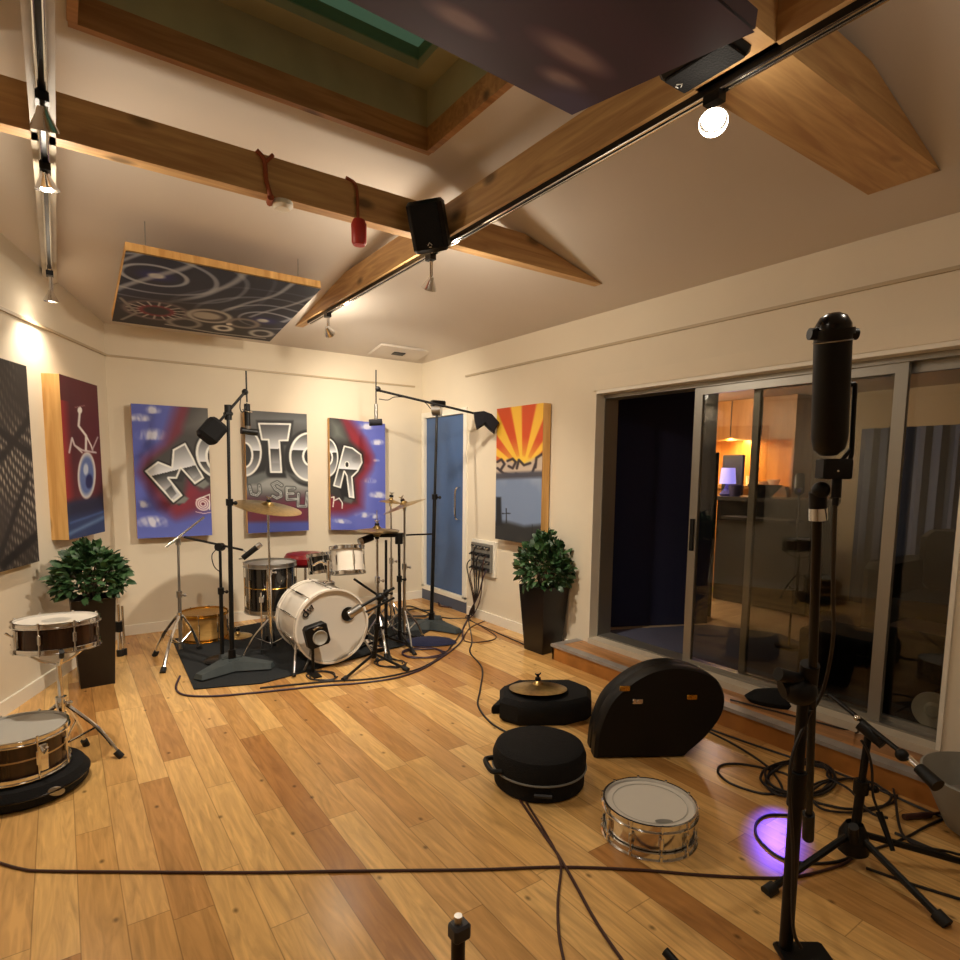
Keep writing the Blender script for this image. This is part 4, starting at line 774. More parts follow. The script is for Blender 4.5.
# front kick stand
g = V((1.93, 4.16, 0)); top = at(380, 596, 4.62); t = thing('microphone_stand', 'short black tripod stand in front of the bass drum port', 'microphone stand', g)
pole(t, (g.x, g.y, .05), top, .017, .013, .5, 'black_metal'); tripod(t, g, .08, [(fl(344, 681).x, fl(344, 681).y), (fl(407, 671).x, fl(407, 671).y), (fl(372, 652).x, fl(372, 652).y)], 'black_metal', .011, brace=False)
obj('boom', MB().cyl(at(360, 607, 4.50), at(394, 588, 4.7), .011), 'black_metal', t); obj('second_arm', MB().cyl(at(366, 612, 4.5), at(394, 598, 4.7), .009), 'black_metal', t); obj('swivel', MB().ball(at(380, 597, 4.62), .034), 'black', t)
pencil_mic('silver and black microphone entering the bass drum port', at(361, 607, 4.46), at(349, 615, 4.42), .032, 'steel')
# ---------------------------------------------------------------- left foreground drums
dd = 3.0; c = at(57.5, 645, dd); ax = V((.02, .05, 1)).normalized(); mx = aim(c, ax); D = .128
t = drum('snare_drum', 'snare drum with white head and dark shell, on a chrome stand at left', 'drum', mx, .172, D, 'drum_brown', 'head_white', 'chrome', 8, strainer=3.6); dot_on_head(t, mx, .172, D)
g = V((c.x, c.y, 0)); t = thing('snare_stand', 'chrome snare stand at left carrying the white headed snare drum', 'drum stand', g); pole(t, g+V((0, 0, .06)), c-V((0, 0, .09)), .016, .012, .55, 'chrome')
for a in (.6, 2.7, 4.8): 
    e = c+V((math.cos(a)*.175, math.sin(a)*.175, -.018)); b = MB().tube([c-V((0, 0, .1)), c+V((math.cos(a)*.09, math.sin(a)*.09, -.075)), e, e+V((math.cos(a)*.025, math.sin(a)*.025, .03))], .007); o = obj('cradle_arm', b, 'chrome', t)
    obj('rubber_grip', MB().cyl(e, e+V((math.cos(a)*.028, math.sin(a)*.028, .034)), .011), 'rubber', o)
f = fl(86, 746); tripod(t, g, .30, [(f.x, f.y)]+ring_feet(g, .26, 2.7, 2), 'chrome', .010)
c = fl(20, 794); cb = V((c.x+.02, c.y+.05, 0)); z = .10
t = thing('drum_bag', 'round black padded bag on the floor at the lower left edge', 'drum bag', cb)
obj('bag_body', MB().lathe([(1e-5, 0), (.225, 0), (.25, .02), (.255, .06), (.235, .092), (.19, .098), (1e-5, .099)], 48, M.Translation(cb)), 'black_rough', t)
b = MB().torus(.253, .006, .055, M.Translation(cb), 48, 6); obj('zip', b, 'black_gloss', t)
a = V((.63, -.77, 0)); obj('badge', MB().lathe([(1e-5, .004), (.022, .003), (.026, 0)], 20, M.Translation(cb+V((.12, -.222, .05))) @ V((0, 0, 1)).rotation_difference(V((.47, -.88, 0))).to_matrix().to_4x4() @ M.Diagonal((1.5, .8, 1, 1))), 'steel', t)
c2 = cb+V((-.012, 0, .118)); D = zat((c2.x, c2.y), 729)-.118
t = drum('snare_drum', 'dark brown drum with a pale head, lying on the round black bag at left', 'drum', M.Translation(c2), .182, D, 'drum_brown', 'head_clear', 'chrome', 8, beads=(.5,), strainer=5.2)
# ---------------------------------------------------------------- floor drum and cases
c = V((1.945, 1.52, .014)); t = drum('snare_drum', 'silver shelled snare drum with white head lying on the open floor', 'drum', M.Translation(c), .178, .12, 'chrome', 'head_white', 'chrome', 10, strainer=.2, hoop_h=.028)
obj('head_logo', MB().lathe([(1e-5, .1215), (.03, .1215)], 20, M.Translation(c+V((-.06, -.12, 0))) @ M.Rotation(-.6, 4, 'Z') @ M.Diagonal((1.2, .5, 1, 1))), 'grey_panel', t)
obj('head_ring', MB().torus(.15, .0012, .1212, M.Translation(c), 48, 5), 'head_clear', t)
c = V((1.845, 2.105, 0)); t = thing('snare_case', 'round black snare drum case with a carry handle, lying on the floor', 'drum case', c)
obj('base', MB().lathe([(1e-5, 0), (.205, 0), (.218, .012), (.22, .09), (1e-5, .09)], 48, M.Translation(c)), 'black_rough', t); obj('lid', MB().lathe([(.224, .085), (.226, .15), (.212, .185), (.18, .2), (1e-5, .205)], 48, M.Translation(c)), 'black_rough', t)
obj('piping', MB().torus(.226, .005, .09, M.Translation(c), 48, 6), 'grey_panel', t); h = c+V((-.20, .07, .11)); w = V((-.33, -.94, 0)); o_ = V((-.94, .33, 0))
obj('handle', MB().tube([h-w*.07, h-w*.055+o_*.045, h+w*.055+o_*.045, h+w*.07], .013), 'black', t)
n_ = V((-.68, -.73, 0)); obj('badge', MB().tube([c+n_*.222+V((.05-.02*k, -.047+.018*k, .045)) for k in range(4)], .010, 6), 'slot', t)
# big upright shell case
e1 = V((.85, -.52, 0)).normalized(); e2 = V((.52, .85, 0)).normalized(); o_ = V((2.455, 1.97, 0)); MXc = M(((e1.x, 0, e2.x, o_.x), (e1.y, 0, e2.y, o_.y), (0, 1, 0, 0), (0, 0, 0, 1)))
pr = [(-.26, 0), (.226, 0)]+[(p.x, p.y*.94) for p in spline([V((x, y, 0)) for x, y in ((.226, .005), (.34, .115), (.42, .24), (.43, .347), (.38, .45), (.274, .505), (.137, .526), (0, .49), (-.12, .405), (-.2, .305), (-.25, .15), (-.262, .01))], 4)][1:]
t = thing('drum_case', 'large black hard drum case standing on its edge beside the step', 'drum case', o_)
obj('front_shell', MB().prism(pr, 0, .10, MXc, .02), 'black', t); obj('back_shell', MB().prism([(x*.985, y*.985) for x, y in pr], .105, .2, MXc, .02), 'black', t)
for (x, y, m, nm) in ((-.045, .315, 'chrome', 'silver latch'), (.245, .335, 'gold', 'gold latch'), (-.115, .385, 'gold', 'gold latch')):
    b = MB().box((x-.028, y-.014, -.012), (x+.028, y+.014, .002), MXc, bev=.004); b.cyl(MXc @ V((x, y, -.012)), MXc @ V((x, y, -.02)), .009); obj('latch', b, m, t, nm)
# open bag with a cymbal on it
c = V((2.33, 2.76, 0)); t = thing('cymbal_bag', 'flat black open bag on the floor behind the round snare case', 'bag', c); R = M.Translation(c) @ M.Rotation(-.55, 4, 'Z')
obj('bag_body', MB().prism([(-.20, -.12), (-.1, -.2), (.2, -.2), (.36, -.12), (.40, .06), (.3, .2), (-.06, .2), (-.18, .08)], 0, .15, R, .03), 'black_rough', t)
q = fl(503, 712); b = MB().prism([(-.13, -.06), (.16, -.09), (.2, .06), (-.02, .07)], 0, .055, M.Translation((q.x+.06, q.y+.03, 0)) @ M.Rotation(-.3, 4, 'Z'), .012); obj('flap', b, 'black_rough', t)
cc = at(538, 684, 3.72); cc = V((cc.x, cc.y, .185)); cymbal('dark bronze cymbal lying on the flat black open bag', cc, .18, (.06, .10, 1), cup=False)
tag(obj('brass_cup', MB().cyl(cc+V((.0, -.0, .045)), cc+V((.0, -.0, .075)), .024), 'gold'), 'brass cup standing on the cymbal on the open bag', 'cup') if False else None
# ---------------------------------------------------------------- right foreground stands
g = V((1.80, .862, 0)); t = thing('microphone_stand', 'heavy black studio stand in the right foreground carrying the big ribbon microphone', 'microphone stand', g)
obj('base', MB().box((-.03, -.30, 0), (.125, .03, .02), M.Translation(g) @ M.Rotation(-YAW, 4, 'Z'), bev=.008), 'black_metal', t); zt = zat(g, 688)
obj('lower_tube', MB().cyl((g.x, g.y, .02), (g.x, g.y, .52), .020), 'black_metal', t); obj('upper_tube', MB().cyl((g.x, g.y, .5), (g.x, g.y, zt), .016), 'black_metal', t); obj('clutch', MB().cyl((g.x, g.y, .49), (g.x, g.y, .60), .026), 'black', t)
b0, b1 = at(808, 838, 2.12), at(818, 492, 1.46); k = b0.lerp(b1, .1); obj('boom', MB().cyl(b0, b1, .012), 'black_metal', t); obj('boom_grip', MB().cyl(b0, k, .019), 'black', t)
jt = at(799, 690, 1.77); b = MB().ball(jt, .05, (1, 1, .9)); b.cyl(jt-V((.04, -.03, 0)), at(808, 684, 1.77), .028); b.cyl(at(778, 674, 1.74), at(800, 680, 1.76), .020); b.cyl(at(810, 664, 1.74), at(806, 698, 1.79), .026); obj('swivel', b, 'black', t)
obj('end_joint', MB().cyl(at(818, 510, 1.47), at(818, 492, 1.46), .020).ball(at(821, 490, 1.45), .021), 'black', t); obj('end_ring', MB().cyl(at(818, 520, 1.475), at(818, 508, 1.47), .0215), 'chrome', t)
c0, c1 = at(829.5, 437, 1.42), at(833, 334, 1.36); axm = (c1-c0); Lm = axm.length; mxm = aim(c0, axm)
t = thing('ribbon_microphone', 'big black ribbon microphone with rounded ends, at upper right', 'microphone', c0)
Rm = .039; obj('body', MB().lathe([(1e-5, -.045), (Rm*.5, -.042), (Rm*.86, -.028), (Rm, 0), (Rm, Lm), (1e-5, Lm)], 36, mxm), 'black', t)
obj('top_cap', MB().lathe([(Rm, Lm), (Rm*.95, Lm+.02), (Rm*.7, Lm+.038), (Rm*.3, Lm+.046), (1e-5, Lm+.047)], 36, mxm), 'black_gloss', t)
obj('top_band', MB().lathe([(Rm, Lm-.004), (Rm+.005, Lm-.004), (Rm+.005, Lm+.01), (Rm, Lm+.01)], 36, mxm, True), 'black', t); obj('trim_ring', MB().torus(Rm+.001, .0015, Lm*.93, mxm, 36, 5), 'steel', t)
for s in (-1, 1): obj('side_knob', MB().cyl(c1+r_*s*.04, c1+r_*s*.054, .013), 'black', t)
obj('rear_bar', MB().box((Rm*.2, -.016, Lm*.28), (Rm+.006, .016, Lm*.95), mxm @ M.Rotation(.6, 4, 'Z'), bev=.004), 'black', t)
y0, y1, y2 = at(855, 384, 1.40), at(851.5, 455, 1.42), at(845, 472, 1.43); b = MB().cyl(y0, y1, .0055); b.cyl(y1, y2, .0055); b.cyl(y0, at(838, 386, 1.40), .006); b.cyl(at(852, 448, 1.42), at(842, 460, 1.42), .005); obj('yoke', b, 'black_metal', t)
k = at(834, 469, 1.43); obj('mount_block', MB().box((-.035, -.02, -.024), (.035, .02, .024), M.Translation(k) @ M.Rotation(-YAW, 4, 'Z'), bev=.003), 'black', t); obj('screw', MB().ball(at(838, 471, 1.405), .003), 'chrome', t)
obj('connector', MB().cyl(at(837, 479, 1.43), at(836, 498, 1.43), .011).cyl(at(836, 498, 1.43), at(835, 506, 1.43), .007), 'black', t)
tag(obj('cable', MB().tube([at(835, 504, 1.43), at(834, 540, 1.5), at(833, 590, 1.62), at(833, 640, 1.72), at(823, 690, 1.80), at(806, 722, 1.80), at(790, 770, 1.78), at(793, 850, 1.80), at(793, 925, 1.80), at(801, 948, 1.8)], .0055), 'cable'), 'black cable hanging from the big ribbon microphone down its stand', 'cable')
q = fl(768, 704, .126); t = thing('cloth_bag', 'black crumpled bag lying on the step behind the heavy stand', 'bag', q)
obj('bag_body', MB().lathe([(1e-5, 0), (.14, .0), (.16, .03), (.12, .075), (.06, .095), (1e-5, .1)], 20, M.Translation(q+V((.06, -.04, 0))) @ M.Rotation(-.9, 4, 'Z') @ M.Diagonal((1.25, .6, .9, 1))), 'black_rough', t)
# low tripod stand at lower right
g = V((2.44, .945, 0)); zt = zat(g, 737); t = thing('microphone_stand', 'low black tripod boom stand at lower right', 'microphone stand', g)
top = at(868, 737, 2.3); pole(t, (g.x, g.y, .06), top, .017, .013, .55, 'black_metal'); f = [fl(768, 894), fl(944, 925), V((2.86, .55, 0))]
tripod(t, g, .13, [(p.x, p.y) for p in f], 'black_metal', .013, brace=False); obj('hub', MB().lathe([(.03, .04), (.055, .06), (.05, .13), (.03, .17)], 20, M.Translation(g), True), 'black', t); obj('hub_knob', MB().cyl(g+V((-.04, -.02, .12)), g+V((-.085, -.03, .2)), .017), 'black', t)
e0, e1 = at(830, 695, 2.5), at(908, 758, 2.12); obj('boom', MB().cyl(e0, e1, .009), 'black_metal', t); obj('swivel', MB().cyl(at(860, 724, 2.32), at(884, 744, 2.25), .024), 'black', t); obj('end_cap', MB().ball(at(857, 718, 2.33), .012), 'chrome', t); obj('joint', MB().ball(at(902, 755, 2.13), .022), 'black', t)
t = thing('microphone', 'dark microphone with a silver collar on the low right boom', 'microphone', at(925, 775, 2.05)); p0, p1, p2 = at(908, 758, 2.12), at(919, 768, 2.07), at(938, 786, 2.0); obj('body', MB().cyl(p0, p1, .013), 'chrome', t, 'silver collar'); obj('grille', MB().cyl(p1, p2, .02, .024), 'black', t)
# pale object cut by the right edge
c = fl(988, 836); t = thing('floor_basket', 'pale grey rounded tub cut off by the right edge behind the low stand', 'tub', c)
obj('shell', MB().lathe([(1e-5, 0), (.12, 0), (.15, .02), (.235, .21), (.25, .25), (.24, .255), (.22, .21), (.13, .03), (1e-5, .025)], 40, M.Translation(c)), 'grey_cloth', t)
# small things at the bottom edge
k = at(458, 960, 1.42); g = V((k.x, k.y, 0)); zt = zat(g, 921); t = thing('microphone_stand', 'top of a short black stand at the bottom edge of the photo', 'microphone stand', g)
obj('tube', MB().cyl((g.x, g.y, .02), (g.x, g.y, zt-.03), .017), 'black_metal', t); obj('clutch', MB().box((g.x-.02, g.y-.02, zt-.045), (g.x+.026, g.y+.02, zt-.005), bev=.006), 'slot', t); obj('tip', MB().cyl((g.x, g.y, zt-.005), (g.x, g.y, zt+.014), .010), 'steel', t); obj('base', MB().lathe([(1e-5, 0), (.12, 0), (.12, .012), (.03, .024), (1e-5, .025)], 32, M.Translation(g)), 'black_metal', t)
k = fl(672, 962); t = thing('cable_plug', 'small black cable plug on the floor at the bottom edge', 'plug', k); obj('shell', MB().cyl(fl(680, 968, .012), fl(665, 951, .03), .014), 'black', t)
# ---------------------------------------------------------------- patch box
pa, pb = onx(471, 541, XR), onx(497, 573, XR); y0, y1 = 4.66, 5.00; z0, z1 = onx(485, 571, XR).z, onx(485, 543, XR).z
t = thing('connector_box', 'grey wall connector box with rows of sockets by the blue door', 'connector box', (XR, (y0+y1)/2, z0)); obj('back_plate', MB().box((XR-.03, y0-.03, z0-.04), (XR, y1+.03, z1+.03), bev=.004), 'white', t); obj('panel', MB().box((XR-.06, y0, z0), (XR-.03, y1, z1), bev=.004), 'grey_panel', t)
for r in range(4):
    zc = z0+(r+.5)*(z1-z0)/4; o = obj('socket_row', MB().box((XR-.068, y0+.012, zc-.018), (XR-.06, y1-.012, zc+.014)), 'slot', t)
    for k in range(6): obj('plug', MB().cyl((XR-.067, y0+.03+k*.056, zc), (XR-.10 if (k+r) % 2 else XR-.078, y0+.03+k*.056, zc-.01), .009, n=8), 'steel' if r % 2 else 'black', o)
# ---------------------------------------------------------------- cables
def cable(label, pts, r=.0055, m='cable', z=.0055, pre=(), post=()):
    P3 = list(pre)+[fl(x, y, z) for x, y in pts]+list(post); zz = [V((min(p.x, XR-.03) if p.y > 3.5 else p.x, p.y, max(p.z, z))) for p in P3]
    b = MB().tube(zz, r, 7); 
    for i, p in enumerate(b.v): p.z = max(p.z, .0005)
    tag(obj('cable', b, m), label, 'cable')
sock = lambda k, r: V((XR-.09, y0+.03+k*.056, z0+(r+.5)*(z1-z0)/4))
cable('long brown cable running across the whole floor in the foreground', [(-30, 853), (0, 863), (22, 869), (45, 871), (140, 872), (250, 872.5), (350, 871), (480, 869.5), (560, 867), (640, 870), (700, 875), (765, 878), (800, 876), (838, 866), (853, 858)], .0056, 'cable_brown')
cable('brown cable curving from under the round case to the bottom edge', [(520, 800), (535, 822), (549, 842), (560, 858), (574, 882), (592, 915), (608, 940), (628, 968)], .006, 'cable_brown')
cable('thin brown cable dropping straight to the bottom edge beside the curved one', [(526, 802), (545, 832), (558, 856), (561, 870), (558, 900), (559, 935), (566, 970)], .0048, 'cable_brown')
for k, (lab, pts, m, r) in enumerate((
    ('purple cable swinging from the wall box along the right of the kit', [(474, 592), (468, 612), (463, 628), (462, 640), (452, 650), (436, 661), (420, 670), (395, 678), (360, 683), (320, 686), (262, 692), (215, 696), (185, 695), (176, 688), (180, 676)], 'cable_purple', .007),
    ('black cable swinging from the wall box beside the purple one', [(472, 596), (464, 615), (460, 634), (446, 652), (425, 666), (400, 674), (370, 679), (335, 681), (300, 684), (260, 688)], 'cable', .0065),
    ('dark cable running from the wall box to the heavy right base', [(470, 598), (455, 612), (440, 617), (425, 610), (410, 606), (398, 612)], 'cable', .0065),
    ('thin dark cable curving from the wall box over the open floor', [(478, 600), (485, 618), (472, 640), (470, 652), (482, 668), (480, 690), (478, 705), (490, 722), (512, 735)], 'cable', .006),
    ('thin brown cable looping on the floor below the wall box', [(480, 606), (492, 622), (496, 636), (480, 642), (464, 640), (470, 628), (490, 620)], 'cable_brown', .005),
    ('dark cable running from the wall box behind the right plant pot', [(484, 604), (500, 624), (515, 634), (528, 646)], 'cable', .006),
    ('brown cable lying along the skirting under the wall box', [(478, 598), (487, 614), (505, 628), (519, 638)], 'cable_brown', .005))):
    s = sock(k % 6, k % 4); g = V((XR-.075-.012*k, 5.0-.014*k, r)); pts = [q for i, q in enumerate(pts) if i > 3 or (fl(*q).x < g.x-.02 and fl(*q).y < 5.35)]
    cable(lab, pts, r, m, r, pre=[s, V((s.x-.03, s.y+.01, s.z-.08)), V((XR-.07, s.y*.5+g.y*.5, .26)), V((XR-.06, g.y, .07)), g])
def coil(label, cx, cy, rx, ry, turns, r, m, seed, ends=()):
    rs = random.Random(seed); pts = []
    n = 12*turns
    for i in range(n+1): a = 2*PI*i/12; k = 1+.12*math.sin(i*.9+seed)+rs.uniform(-.05, .05); pts.append((cx+rx*k*math.cos(a)+rs.uniform(-1, 1), cy+ry*k*math.sin(a)+rs.uniform(-.7, .7)))
    P3 = [fl(x, y, r+.0025*i/6) for i, (x, y) in enumerate(pts+list(ends))]; tag(obj('cable', MB().tube(P3, r, 7), m), label, 'cable')
coil('dark cable coiled on the floor in front of the bass drum', 322, 676, 14, 4.5, 2, .005, 'cable', 1); coil('dark cable coiled by the feet of the front kick stand', 390, 663, 14, 4, 2, .005, 'cable', 2)
coil('purple cable coil beside the blue cloth', 424, 653, 20, 5, 2, .006, 'cable_purple', 3); coil('dark cable coil behind the right heavy base', 417, 613, 15, 4, 2, .006, 'cable', 4)
coil('brown cable coil on the floor by the blue door kick board', 450, 603, 11, 4, 3, .006, 'cable_brown', 5)
coil('tangled dark cable coil between the heavy stand and the step', 800, 778, 34, 17, 4, .006, 'cable', 6, [(850, 790), (870, 812), (888, 818)]); coil('dark cable coil lying behind the low tripod stand', 850, 795, 45, 15, 2, .0055, 'cable', 7, [(905, 838), (950, 852), (990, 862)])
cable('single wide loop of dark cable on the floor beside the large hard case', [(700, 727), (735, 745), (763, 763), (775, 775), (782, 790), (768, 794), (748, 790), (728, 782), (718, 772), (722, 765), (740, 764), (768, 769), (790, 776), (800, 790)], .006)
cable('dark cable running along the foot of the step', [(690, 722), (740, 740), (790, 757), (830, 770), (880, 790), (930, 812), (985, 832)], .006)
cable('dark cable looping round the purple glow on the floor', [(790, 815), (768, 815), (757, 822), (756, 834), (766, 847), (782, 858), (806, 863), (835, 862), (856, 855), (884, 846), (905, 838), (935, 822), (990, 798)], .0055)
cable('pair of dark cables leaving the low tripod towards the right edge', [(895, 833), (930, 848), (990, 872)], .0065)
cable('dark cable passing under the right tripod leg', [(866, 868), (900, 880), (940, 893), (990, 908)], .0055)
t = thing('cable_connector', 'red brown cable connector lying on the floor at the right edge', 'connector', fl(920, 815, .01)); obj('barrel', MB().cyl(fl(904, 817, .014), fl(930, 814.5, .014), .013), 'cable_brown', t); obj('tail', MB().tube([fl(930, 814.5, .012), fl(950, 811, .01), fl(985, 806, .01)], .006), 'cable_brown', t)
q0, q1 = at(879, 812, 2.27), at(893, 851, 2.2); t = thing('cable_connector', 'black connector dangling on a cable from the low tripod stand', 'connector', q1); obj('barrel', MB().cyl(q0, q1, .012, .008), 'black', t)
tag(obj('cable', MB().tube([q0, at(873, 795, 2.28), at(872, 770, 2.28), at(868, 752, 2.27), at(861, 740, 2.28)], .005), 'cable'), 'thin cable hanging down the pole of the low tripod stand', 'cable')
tag(obj('cable', MB().tube([V((3.28, 2.0, .133)), fl(836, 727, .131), fl(856, 733, .131), at(858, 726, 2.45)], .005), 'cable'), 'thin dark cable lying over the step top behind the low stand', 'cable')
# ---------------------------------------------------------------- the control room beyond the glass
ZC = 2.36
struct('trim_13', MB().box((XR+.23, -1.6, .0), (7.0, 5.6, .149)), 'room_floor', 'pale wooden floor of the room beyond the glass', 'floor')
struct('wall_far', MB().box((6.9, -1.6, .15), (7.0, 5.6, ZC)), 'room_cream', 'cream wall at the back of the room beyond the glass', 'wall')
struct('wall_side', MB().box((XR+.23, 5.5, .15), (7.0, 5.6, ZC)).box((XR+.23, -1.7, .15), (7.0, -1.6, ZC)), 'room_cream', 'cream side walls of the room beyond the glass', 'wall')
struct('trim_14', MB().box((XR+.23, -1.7, ZC), (7.0, 5.6, ZC+.05)), 'room_cream', 'ceiling of the room beyond the glass', 'ceiling')
a, b_ = V((3.74, 3.62, 0)), V((4.74, 3.16, 0)); dn = (b_-a).normalized(); nn = V((-dn.y, dn.x, 0))*.06
b = MB().prism([(a.x, a.y), (b_.x, b_.y), (b_.x+nn.x, b_.y+nn.y), (a.x+nn.x, a.y+nn.y)], .15, ZC); struct('wall_navy', b, 'navy_cloth', 'dark navy partition seen through the open glass door', 'wall')
p = [fl(690, 661, .151), fl(760, 640, .151), fl(800, 660, .151), fl(830, 700, .151), fl(760, 683, .151)]
tag(obj('carpet', MB().prism([(3.74, 3.5), (4.7, 3.12), (4.95, 2.6), (4.6, 1.9), (4.2, 1.2), (3.74, 1.1)], .1495, .156), 'carpet'), 'blue grey carpet inside the glass doors', 'carpet')
c = at(704, 520, 5.6); q = V((c.x, c.y, .15)); t = thing('acoustic_screen', 'upright purple fabric screen just inside the glass', 'screen', q); R = M.Translation((q.x, q.y, 0)) @ M.Rotation(-.45, 4, 'Z'); zt = zat(q, 447); obj('panel', MB().box((-.09, -.03, .16), (.07, .03, zt), R, bev=.008), 'purple_cloth', t); obj('edge', MB().box((.072, -.035, .15), (.1, .035, zt-.05), R), 'black', t)
# kitchen wall
ky0, ky1 = 3.42, 4.9; t = thing('wall_cupboard', 'orange wooden cupboards with a lit niche on the far wall beyond the glass', 'cupboard', (6.7, (ky0+ky1)/2, .15))
KZ = lambda y_: onx(770, y_, 6.55).z
z1_, z2_, z3_ = KZ(437), KZ(486), KZ(405)
obj('upper_doors', MB().box((6.5, ky0, z1_+.02), (6.9, ky1, ZC-.005)), 'cab_wood', t); obj('niche_back', MB().box((6.86, ky0, z2_), (6.9, ky1, z1_+.02)), 'cab_wood', t); obj('worktop', MB().box((6.42, ky0, z2_-.04), (6.9, ky1, z2_)), 'sky_wood', t); obj('drawers', MB().box((6.46, ky0, .15), (6.9, ky1, z2_-.04)), 'cab_wood', t); obj('niche_side', MB().box((6.5, ky0-.03, .15), (6.9, ky0, ZC-.005)), 'cab_wood', t)
b = MB()
for yy in np.arange(ky0+.35, ky1, .38): b.box((6.494, yy-.004, z1_+.02), (6.5, yy+.004, ZC-.01))
obj('door_gaps', b, 'room_dark', t); obj('light_strip', MB().box((6.55, ky0+.05, z1_+.008), (6.6, ky1-.05, z1_+.018)), 'strip', t); obj('valance', MB().box((6.5, ky0, z1_-.03), (6.52, ky1, z1_+.02)), 'cab_wood', t)
b = MB()
for k in range(3): b.cyl((6.46, ky0+.2, z2_-.2-.13*k), (6.43, ky0+.2, z2_-.2-.13*k), .018)
obj('knobs', b, 'black', t)
L = bpy.data.lights.new('niche_light', 'AREA'); L.shape = 'RECTANGLE'; L.size = 1.3; L.size_y = .05; L.energy = 34; L.color = (1, .66, .28); lo = bpy.data.objects.new('niche_light', L); COL.objects.link(lo); lo.location = (6.6, 4.15, z1_)
for k, (yy, h, lab) in enumerate(((3.66, .07, 'white bowl at the right end of the lit niche worktop'), (3.78, .05, 'low white dish in the middle of the lit niche worktop'), (3.95, .11, 'white mug at the left of the lit niche worktop'))):
    tag(obj('crockery', MB().lathe([(1e-5, 0), (.04, 0), (.07 if k < 2 else .04, h), (.06 if k < 2 else .034, h), (.03, .01), (1e-5, .01)], 20, M.Translation((6.62, yy, z2_))), 'ceramic'), lab, 'crockery', 'crockery on the lit worktop')
# black desk with lamp
zd = onx(740, 497, 5.75).z; yl_, yr_ = onx(712, 550, 5.75).y, onx(812, 550, 5.75).y
t = thing('desk', 'long black desk unit in the room beyond the glass', 'desk', (6.0, (yl_+yr_)/2, .156)); obj('top', MB().box((5.72, yr_, zd-.04), (6.25, yl_, zd)), 'room_dark', t); obj('body', MB().box((5.76, yr_+.03, .156), (6.25, yl_-.03, zd-.04)), 'black', t); obj('shelf', MB().box((5.5, yr_+.1, zd-.22), (5.76, yl_-.25, zd-.19)), 'room_dark', t)
c = onx(727, 494, 5.9); c.z = zd; t = thing('table_lamp', 'small lilac lit table lamp on the black desk beyond the glass', 'lamp', c); obj('base', MB().lathe([(1e-5, 0), (.07, 0), (.08, .02), (.03, .08), (.02, .16), (1e-5, .16)], 24, M.Translation(c)), 'purple_cloth', t); obj('lamp_shade', MB().lathe([(.085, .13), (.07, .3), (.068, .3), (.083, .13)], 28, M.Translation(c), True), 'shade', t)
L = bpy.data.lights.new('desk_lamp', 'POINT'); L.energy = 3.0; L.color = (.55, .45, 1); L.shadow_soft_size = .05; lo = bpy.data.objects.new('desk_lamp', L); COL.objects.link(lo); lo.location = c+V((0, 0, .36))
c = onx(735, 494, 5.85); c.z = zd; tag(obj('plant_pot', MB().lathe([(1e-5, 0), (.05, 0), (.075, .12), (.068, .12), (.045, .01), (1e-5, .01)], 24, M.Translation(c)), 'shade' if False else 'purple_cloth'), 'lilac pot beside the small lit lamp', 'pot')
c = onx(733, 470, 6.2); tag(obj('monitor', MB().box((c.x, c.y-.12, zd), (c.x+.04, c.y+.14, onx(733, 455, 6.2).z), bev=.01), 'slot'), 'grey screen standing behind the lilac lamp', 'screen')
c = onx(764, 497, 5.85); c.z = zd; tag(obj('bowl', MB().lathe([(1e-5, 0), (.06, .0), (.17, .13), (.16, .13), (.05, .015), (1e-5, .015)], 28, M.Translation(c)), 'black_gloss'), 'wide black bowl on the desk beyond the glass', 'bowl')
b = MB().tube([onx(705, 578, 5.6), fl(711, 590, .17), fl(722, 591, .165), fl(733, 594, .16)], lambda k: .05*(1-k*.75)); tag(obj('cushion', b, 'yellow_green'), 'yellow green cloth on the floor beyond the glass', 'cloth')
# blue hanging and spotted board on the far wall
tag(obj('curtain', MB().prism([(6.86-.03*math.sin(k*1.9), 2.0+k*.045) for k in range(20)]+[(6.89, 2.9), (6.89, 2.0)], .16, 1.98), 'room_blue'), 'blue grey curtain on the far wall beyond the glass', 'curtain')
t = thing('wooden_rack', 'wooden board with a column of dark knobs beyond the right pane', 'board', (6.85, 1.75, 1.2)); obj('board', MB().box((6.82, 1.35, 1.15), (6.88, 1.95, 2.05)), 'cab_wood', t); b = MB()
for k in range(7): b.cyl((6.82, 1.9, 1.22+k*.115), (6.79, 1.9, 1.22+k*.115), .024)
obj('knobs', b, 'black', t)
# black amplifiers
q = fl(868, 712, .156); t = thing('amplifier', 'black amplifier box behind the glass left of the metal stile', 'amplifier', (q.x+.2, q.y+.1, .156)); obj('cabinet', MB().box((q.x, q.y, .156), (q.x+.35, q.y+.42, .56), bev=.015), 'black', t); obj('grille', MB().box((q.x-.008, q.y+.03, .19), (q.x, q.y+.39, .53)), 'black_rough', t)
q = fl(930, 735, .156); dish = at(933, 711, 3.2); t = thing('amplifier', 'black amplifier with a pale round speaker cone behind the right pane', 'amplifier', (dish.x+.2, dish.y, .156)); obj('cabinet', MB().box((dish.x+.01, dish.y-.35, .156), (dish.x+.35, dish.y+.28, .66), bev=.015), 'black', t)
obj('cone', MB().lathe([(1e-5, .022), (.03, .02), (.045, .004), (.085, .014), (.098, .018), (.1, 0)], 32, M.Translation((dish.x+.012, dish.y, dish.z)) @ V((0, 0, 1)).rotation_difference(V((-1, 0, 0))).to_matrix().to_4x4()), 'ceramic', t)
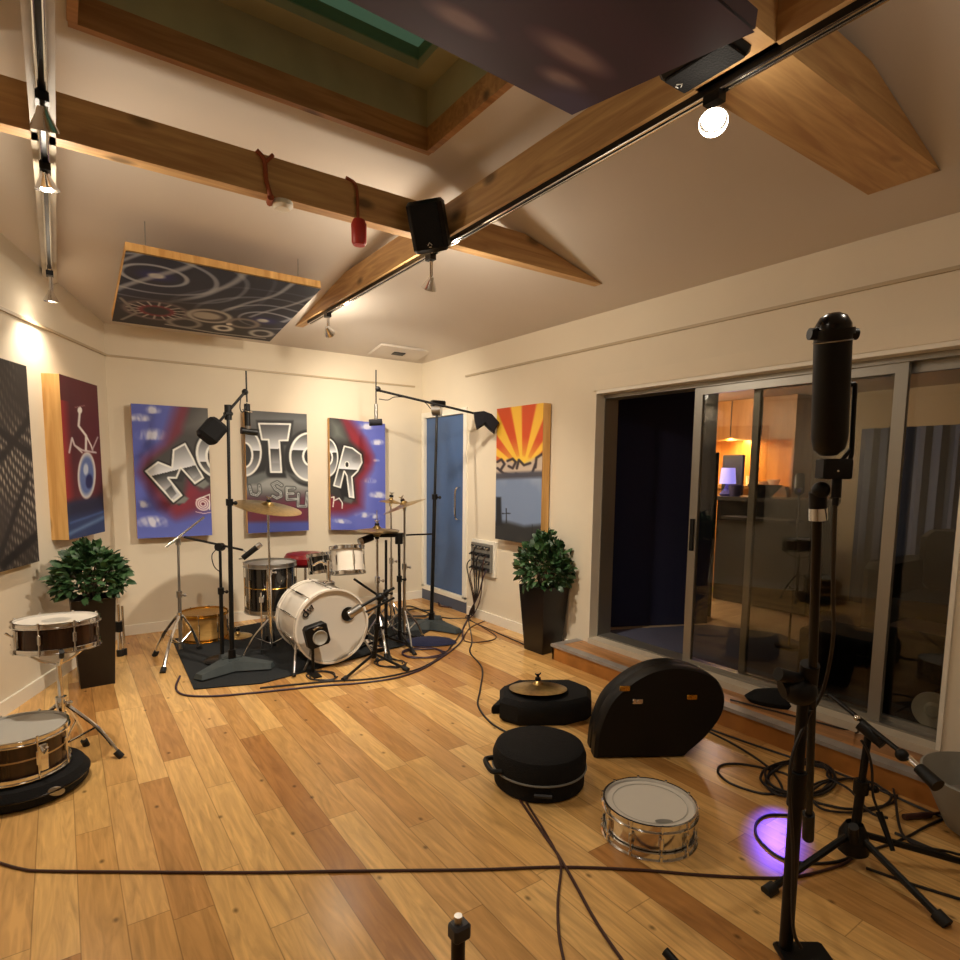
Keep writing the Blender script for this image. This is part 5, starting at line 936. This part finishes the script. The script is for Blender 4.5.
q = V((5.6, 1.35, .156)); t = thing('sofa', 'long black sofa in the room beyond the right pane', 'sofa', q); obj('seat', MB().box((5.3, .2, .156), (6.1, 2.0, .55), bev=.05), 'black', t); obj('backrest', MB().box((5.95, .2, .55), (6.25, 2.0, 1.05), bev=.06), 'black', t); obj('armrest', MB().box((5.3, 1.95, .156), (6.25, 2.15, .8), bev=.05), 'black', t)
# small blue led fitting, shining down through the glass on the floor
lp = V((4.6, 2.34, 1.46)); tg = fl(777, 838); t = thing('led_fitting', 'small black lamp fitting with a blue led, inside the glass room', 'lamp', (lp.x, lp.y, .156)); dvec = (tg-lp).normalized(); mx = aim(lp, dvec)
obj('housing', MB().lathe([(1e-5, -.05), (.035, -.05), (.035, .16), (.014, .16), (.014, 0), (1e-5, 0)], 20, mx), 'black', t); obj('bulb', MB().lathe([(1e-5, .010), (.009, .007), (.012, .001)], 16, mx), 'blue_led', t); obj('pole', MB().cyl((lp.x, lp.y, .17), lp, .008), 'black_metal', t); obj('base', MB().cyl((lp.x, lp.y, .156), (lp.x, lp.y, .175), .1), 'black_metal', t)
L = bpy.data.lights.new('blue_led', 'SPOT'); L.energy = 210; L.color = (.16, .07, 1); L.spot_size = math.radians(6.2); L.spot_blend = 1; L.shadow_soft_size = .008; lo = bpy.data.objects.new('blue_led', L); COL.objects.link(lo); lo.matrix_world = M.Translation(lp+dvec*.03) @ V((0, 0, -1)).rotation_difference(dvec).to_matrix().to_4x4()
L = bpy.data.lights.new('room_fill', 'POINT'); L.energy = 40; L.color = (1, .8, .56); L.shadow_soft_size = .1; lo = bpy.data.objects.new('room_fill', L); COL.objects.link(lo); lo.location = (5.2, 4.2, 2.2)  # fill light without a fitting, added to brighten the room beyond the glass
# ---------------------------------------------------------------- unseen fill spotlights added on the beams above the viewer
spot_head('added unseen fill spotlight on the wooden beam above the viewer', BX, .35, (2.6, 1.8, .2), 'lamp_soft', .10, 14, 130)
spot_head('added unseen fill spotlight on the pale beam above the viewer', .02, .9, (.2, 2.6, .2), 'lamp_soft', .10, 14, 130)
w = bpy.data.worlds.new('night'); SC.world = w; w.use_nodes = True; w.node_tree.nodes['Background'].inputs['Color'].default_value = (.10, .125, .105, 1); w.node_tree.nodes['Background'].inputs['Strength'].default_value = .85
vs_ = SC.view_settings; vs_.view_transform = 'Standard'; vs_.look = 'None'; vs_.gamma = 1; vs_.use_curve_mapping = False; vs_.exposure = .78
SC.cycles.use_denoising = True
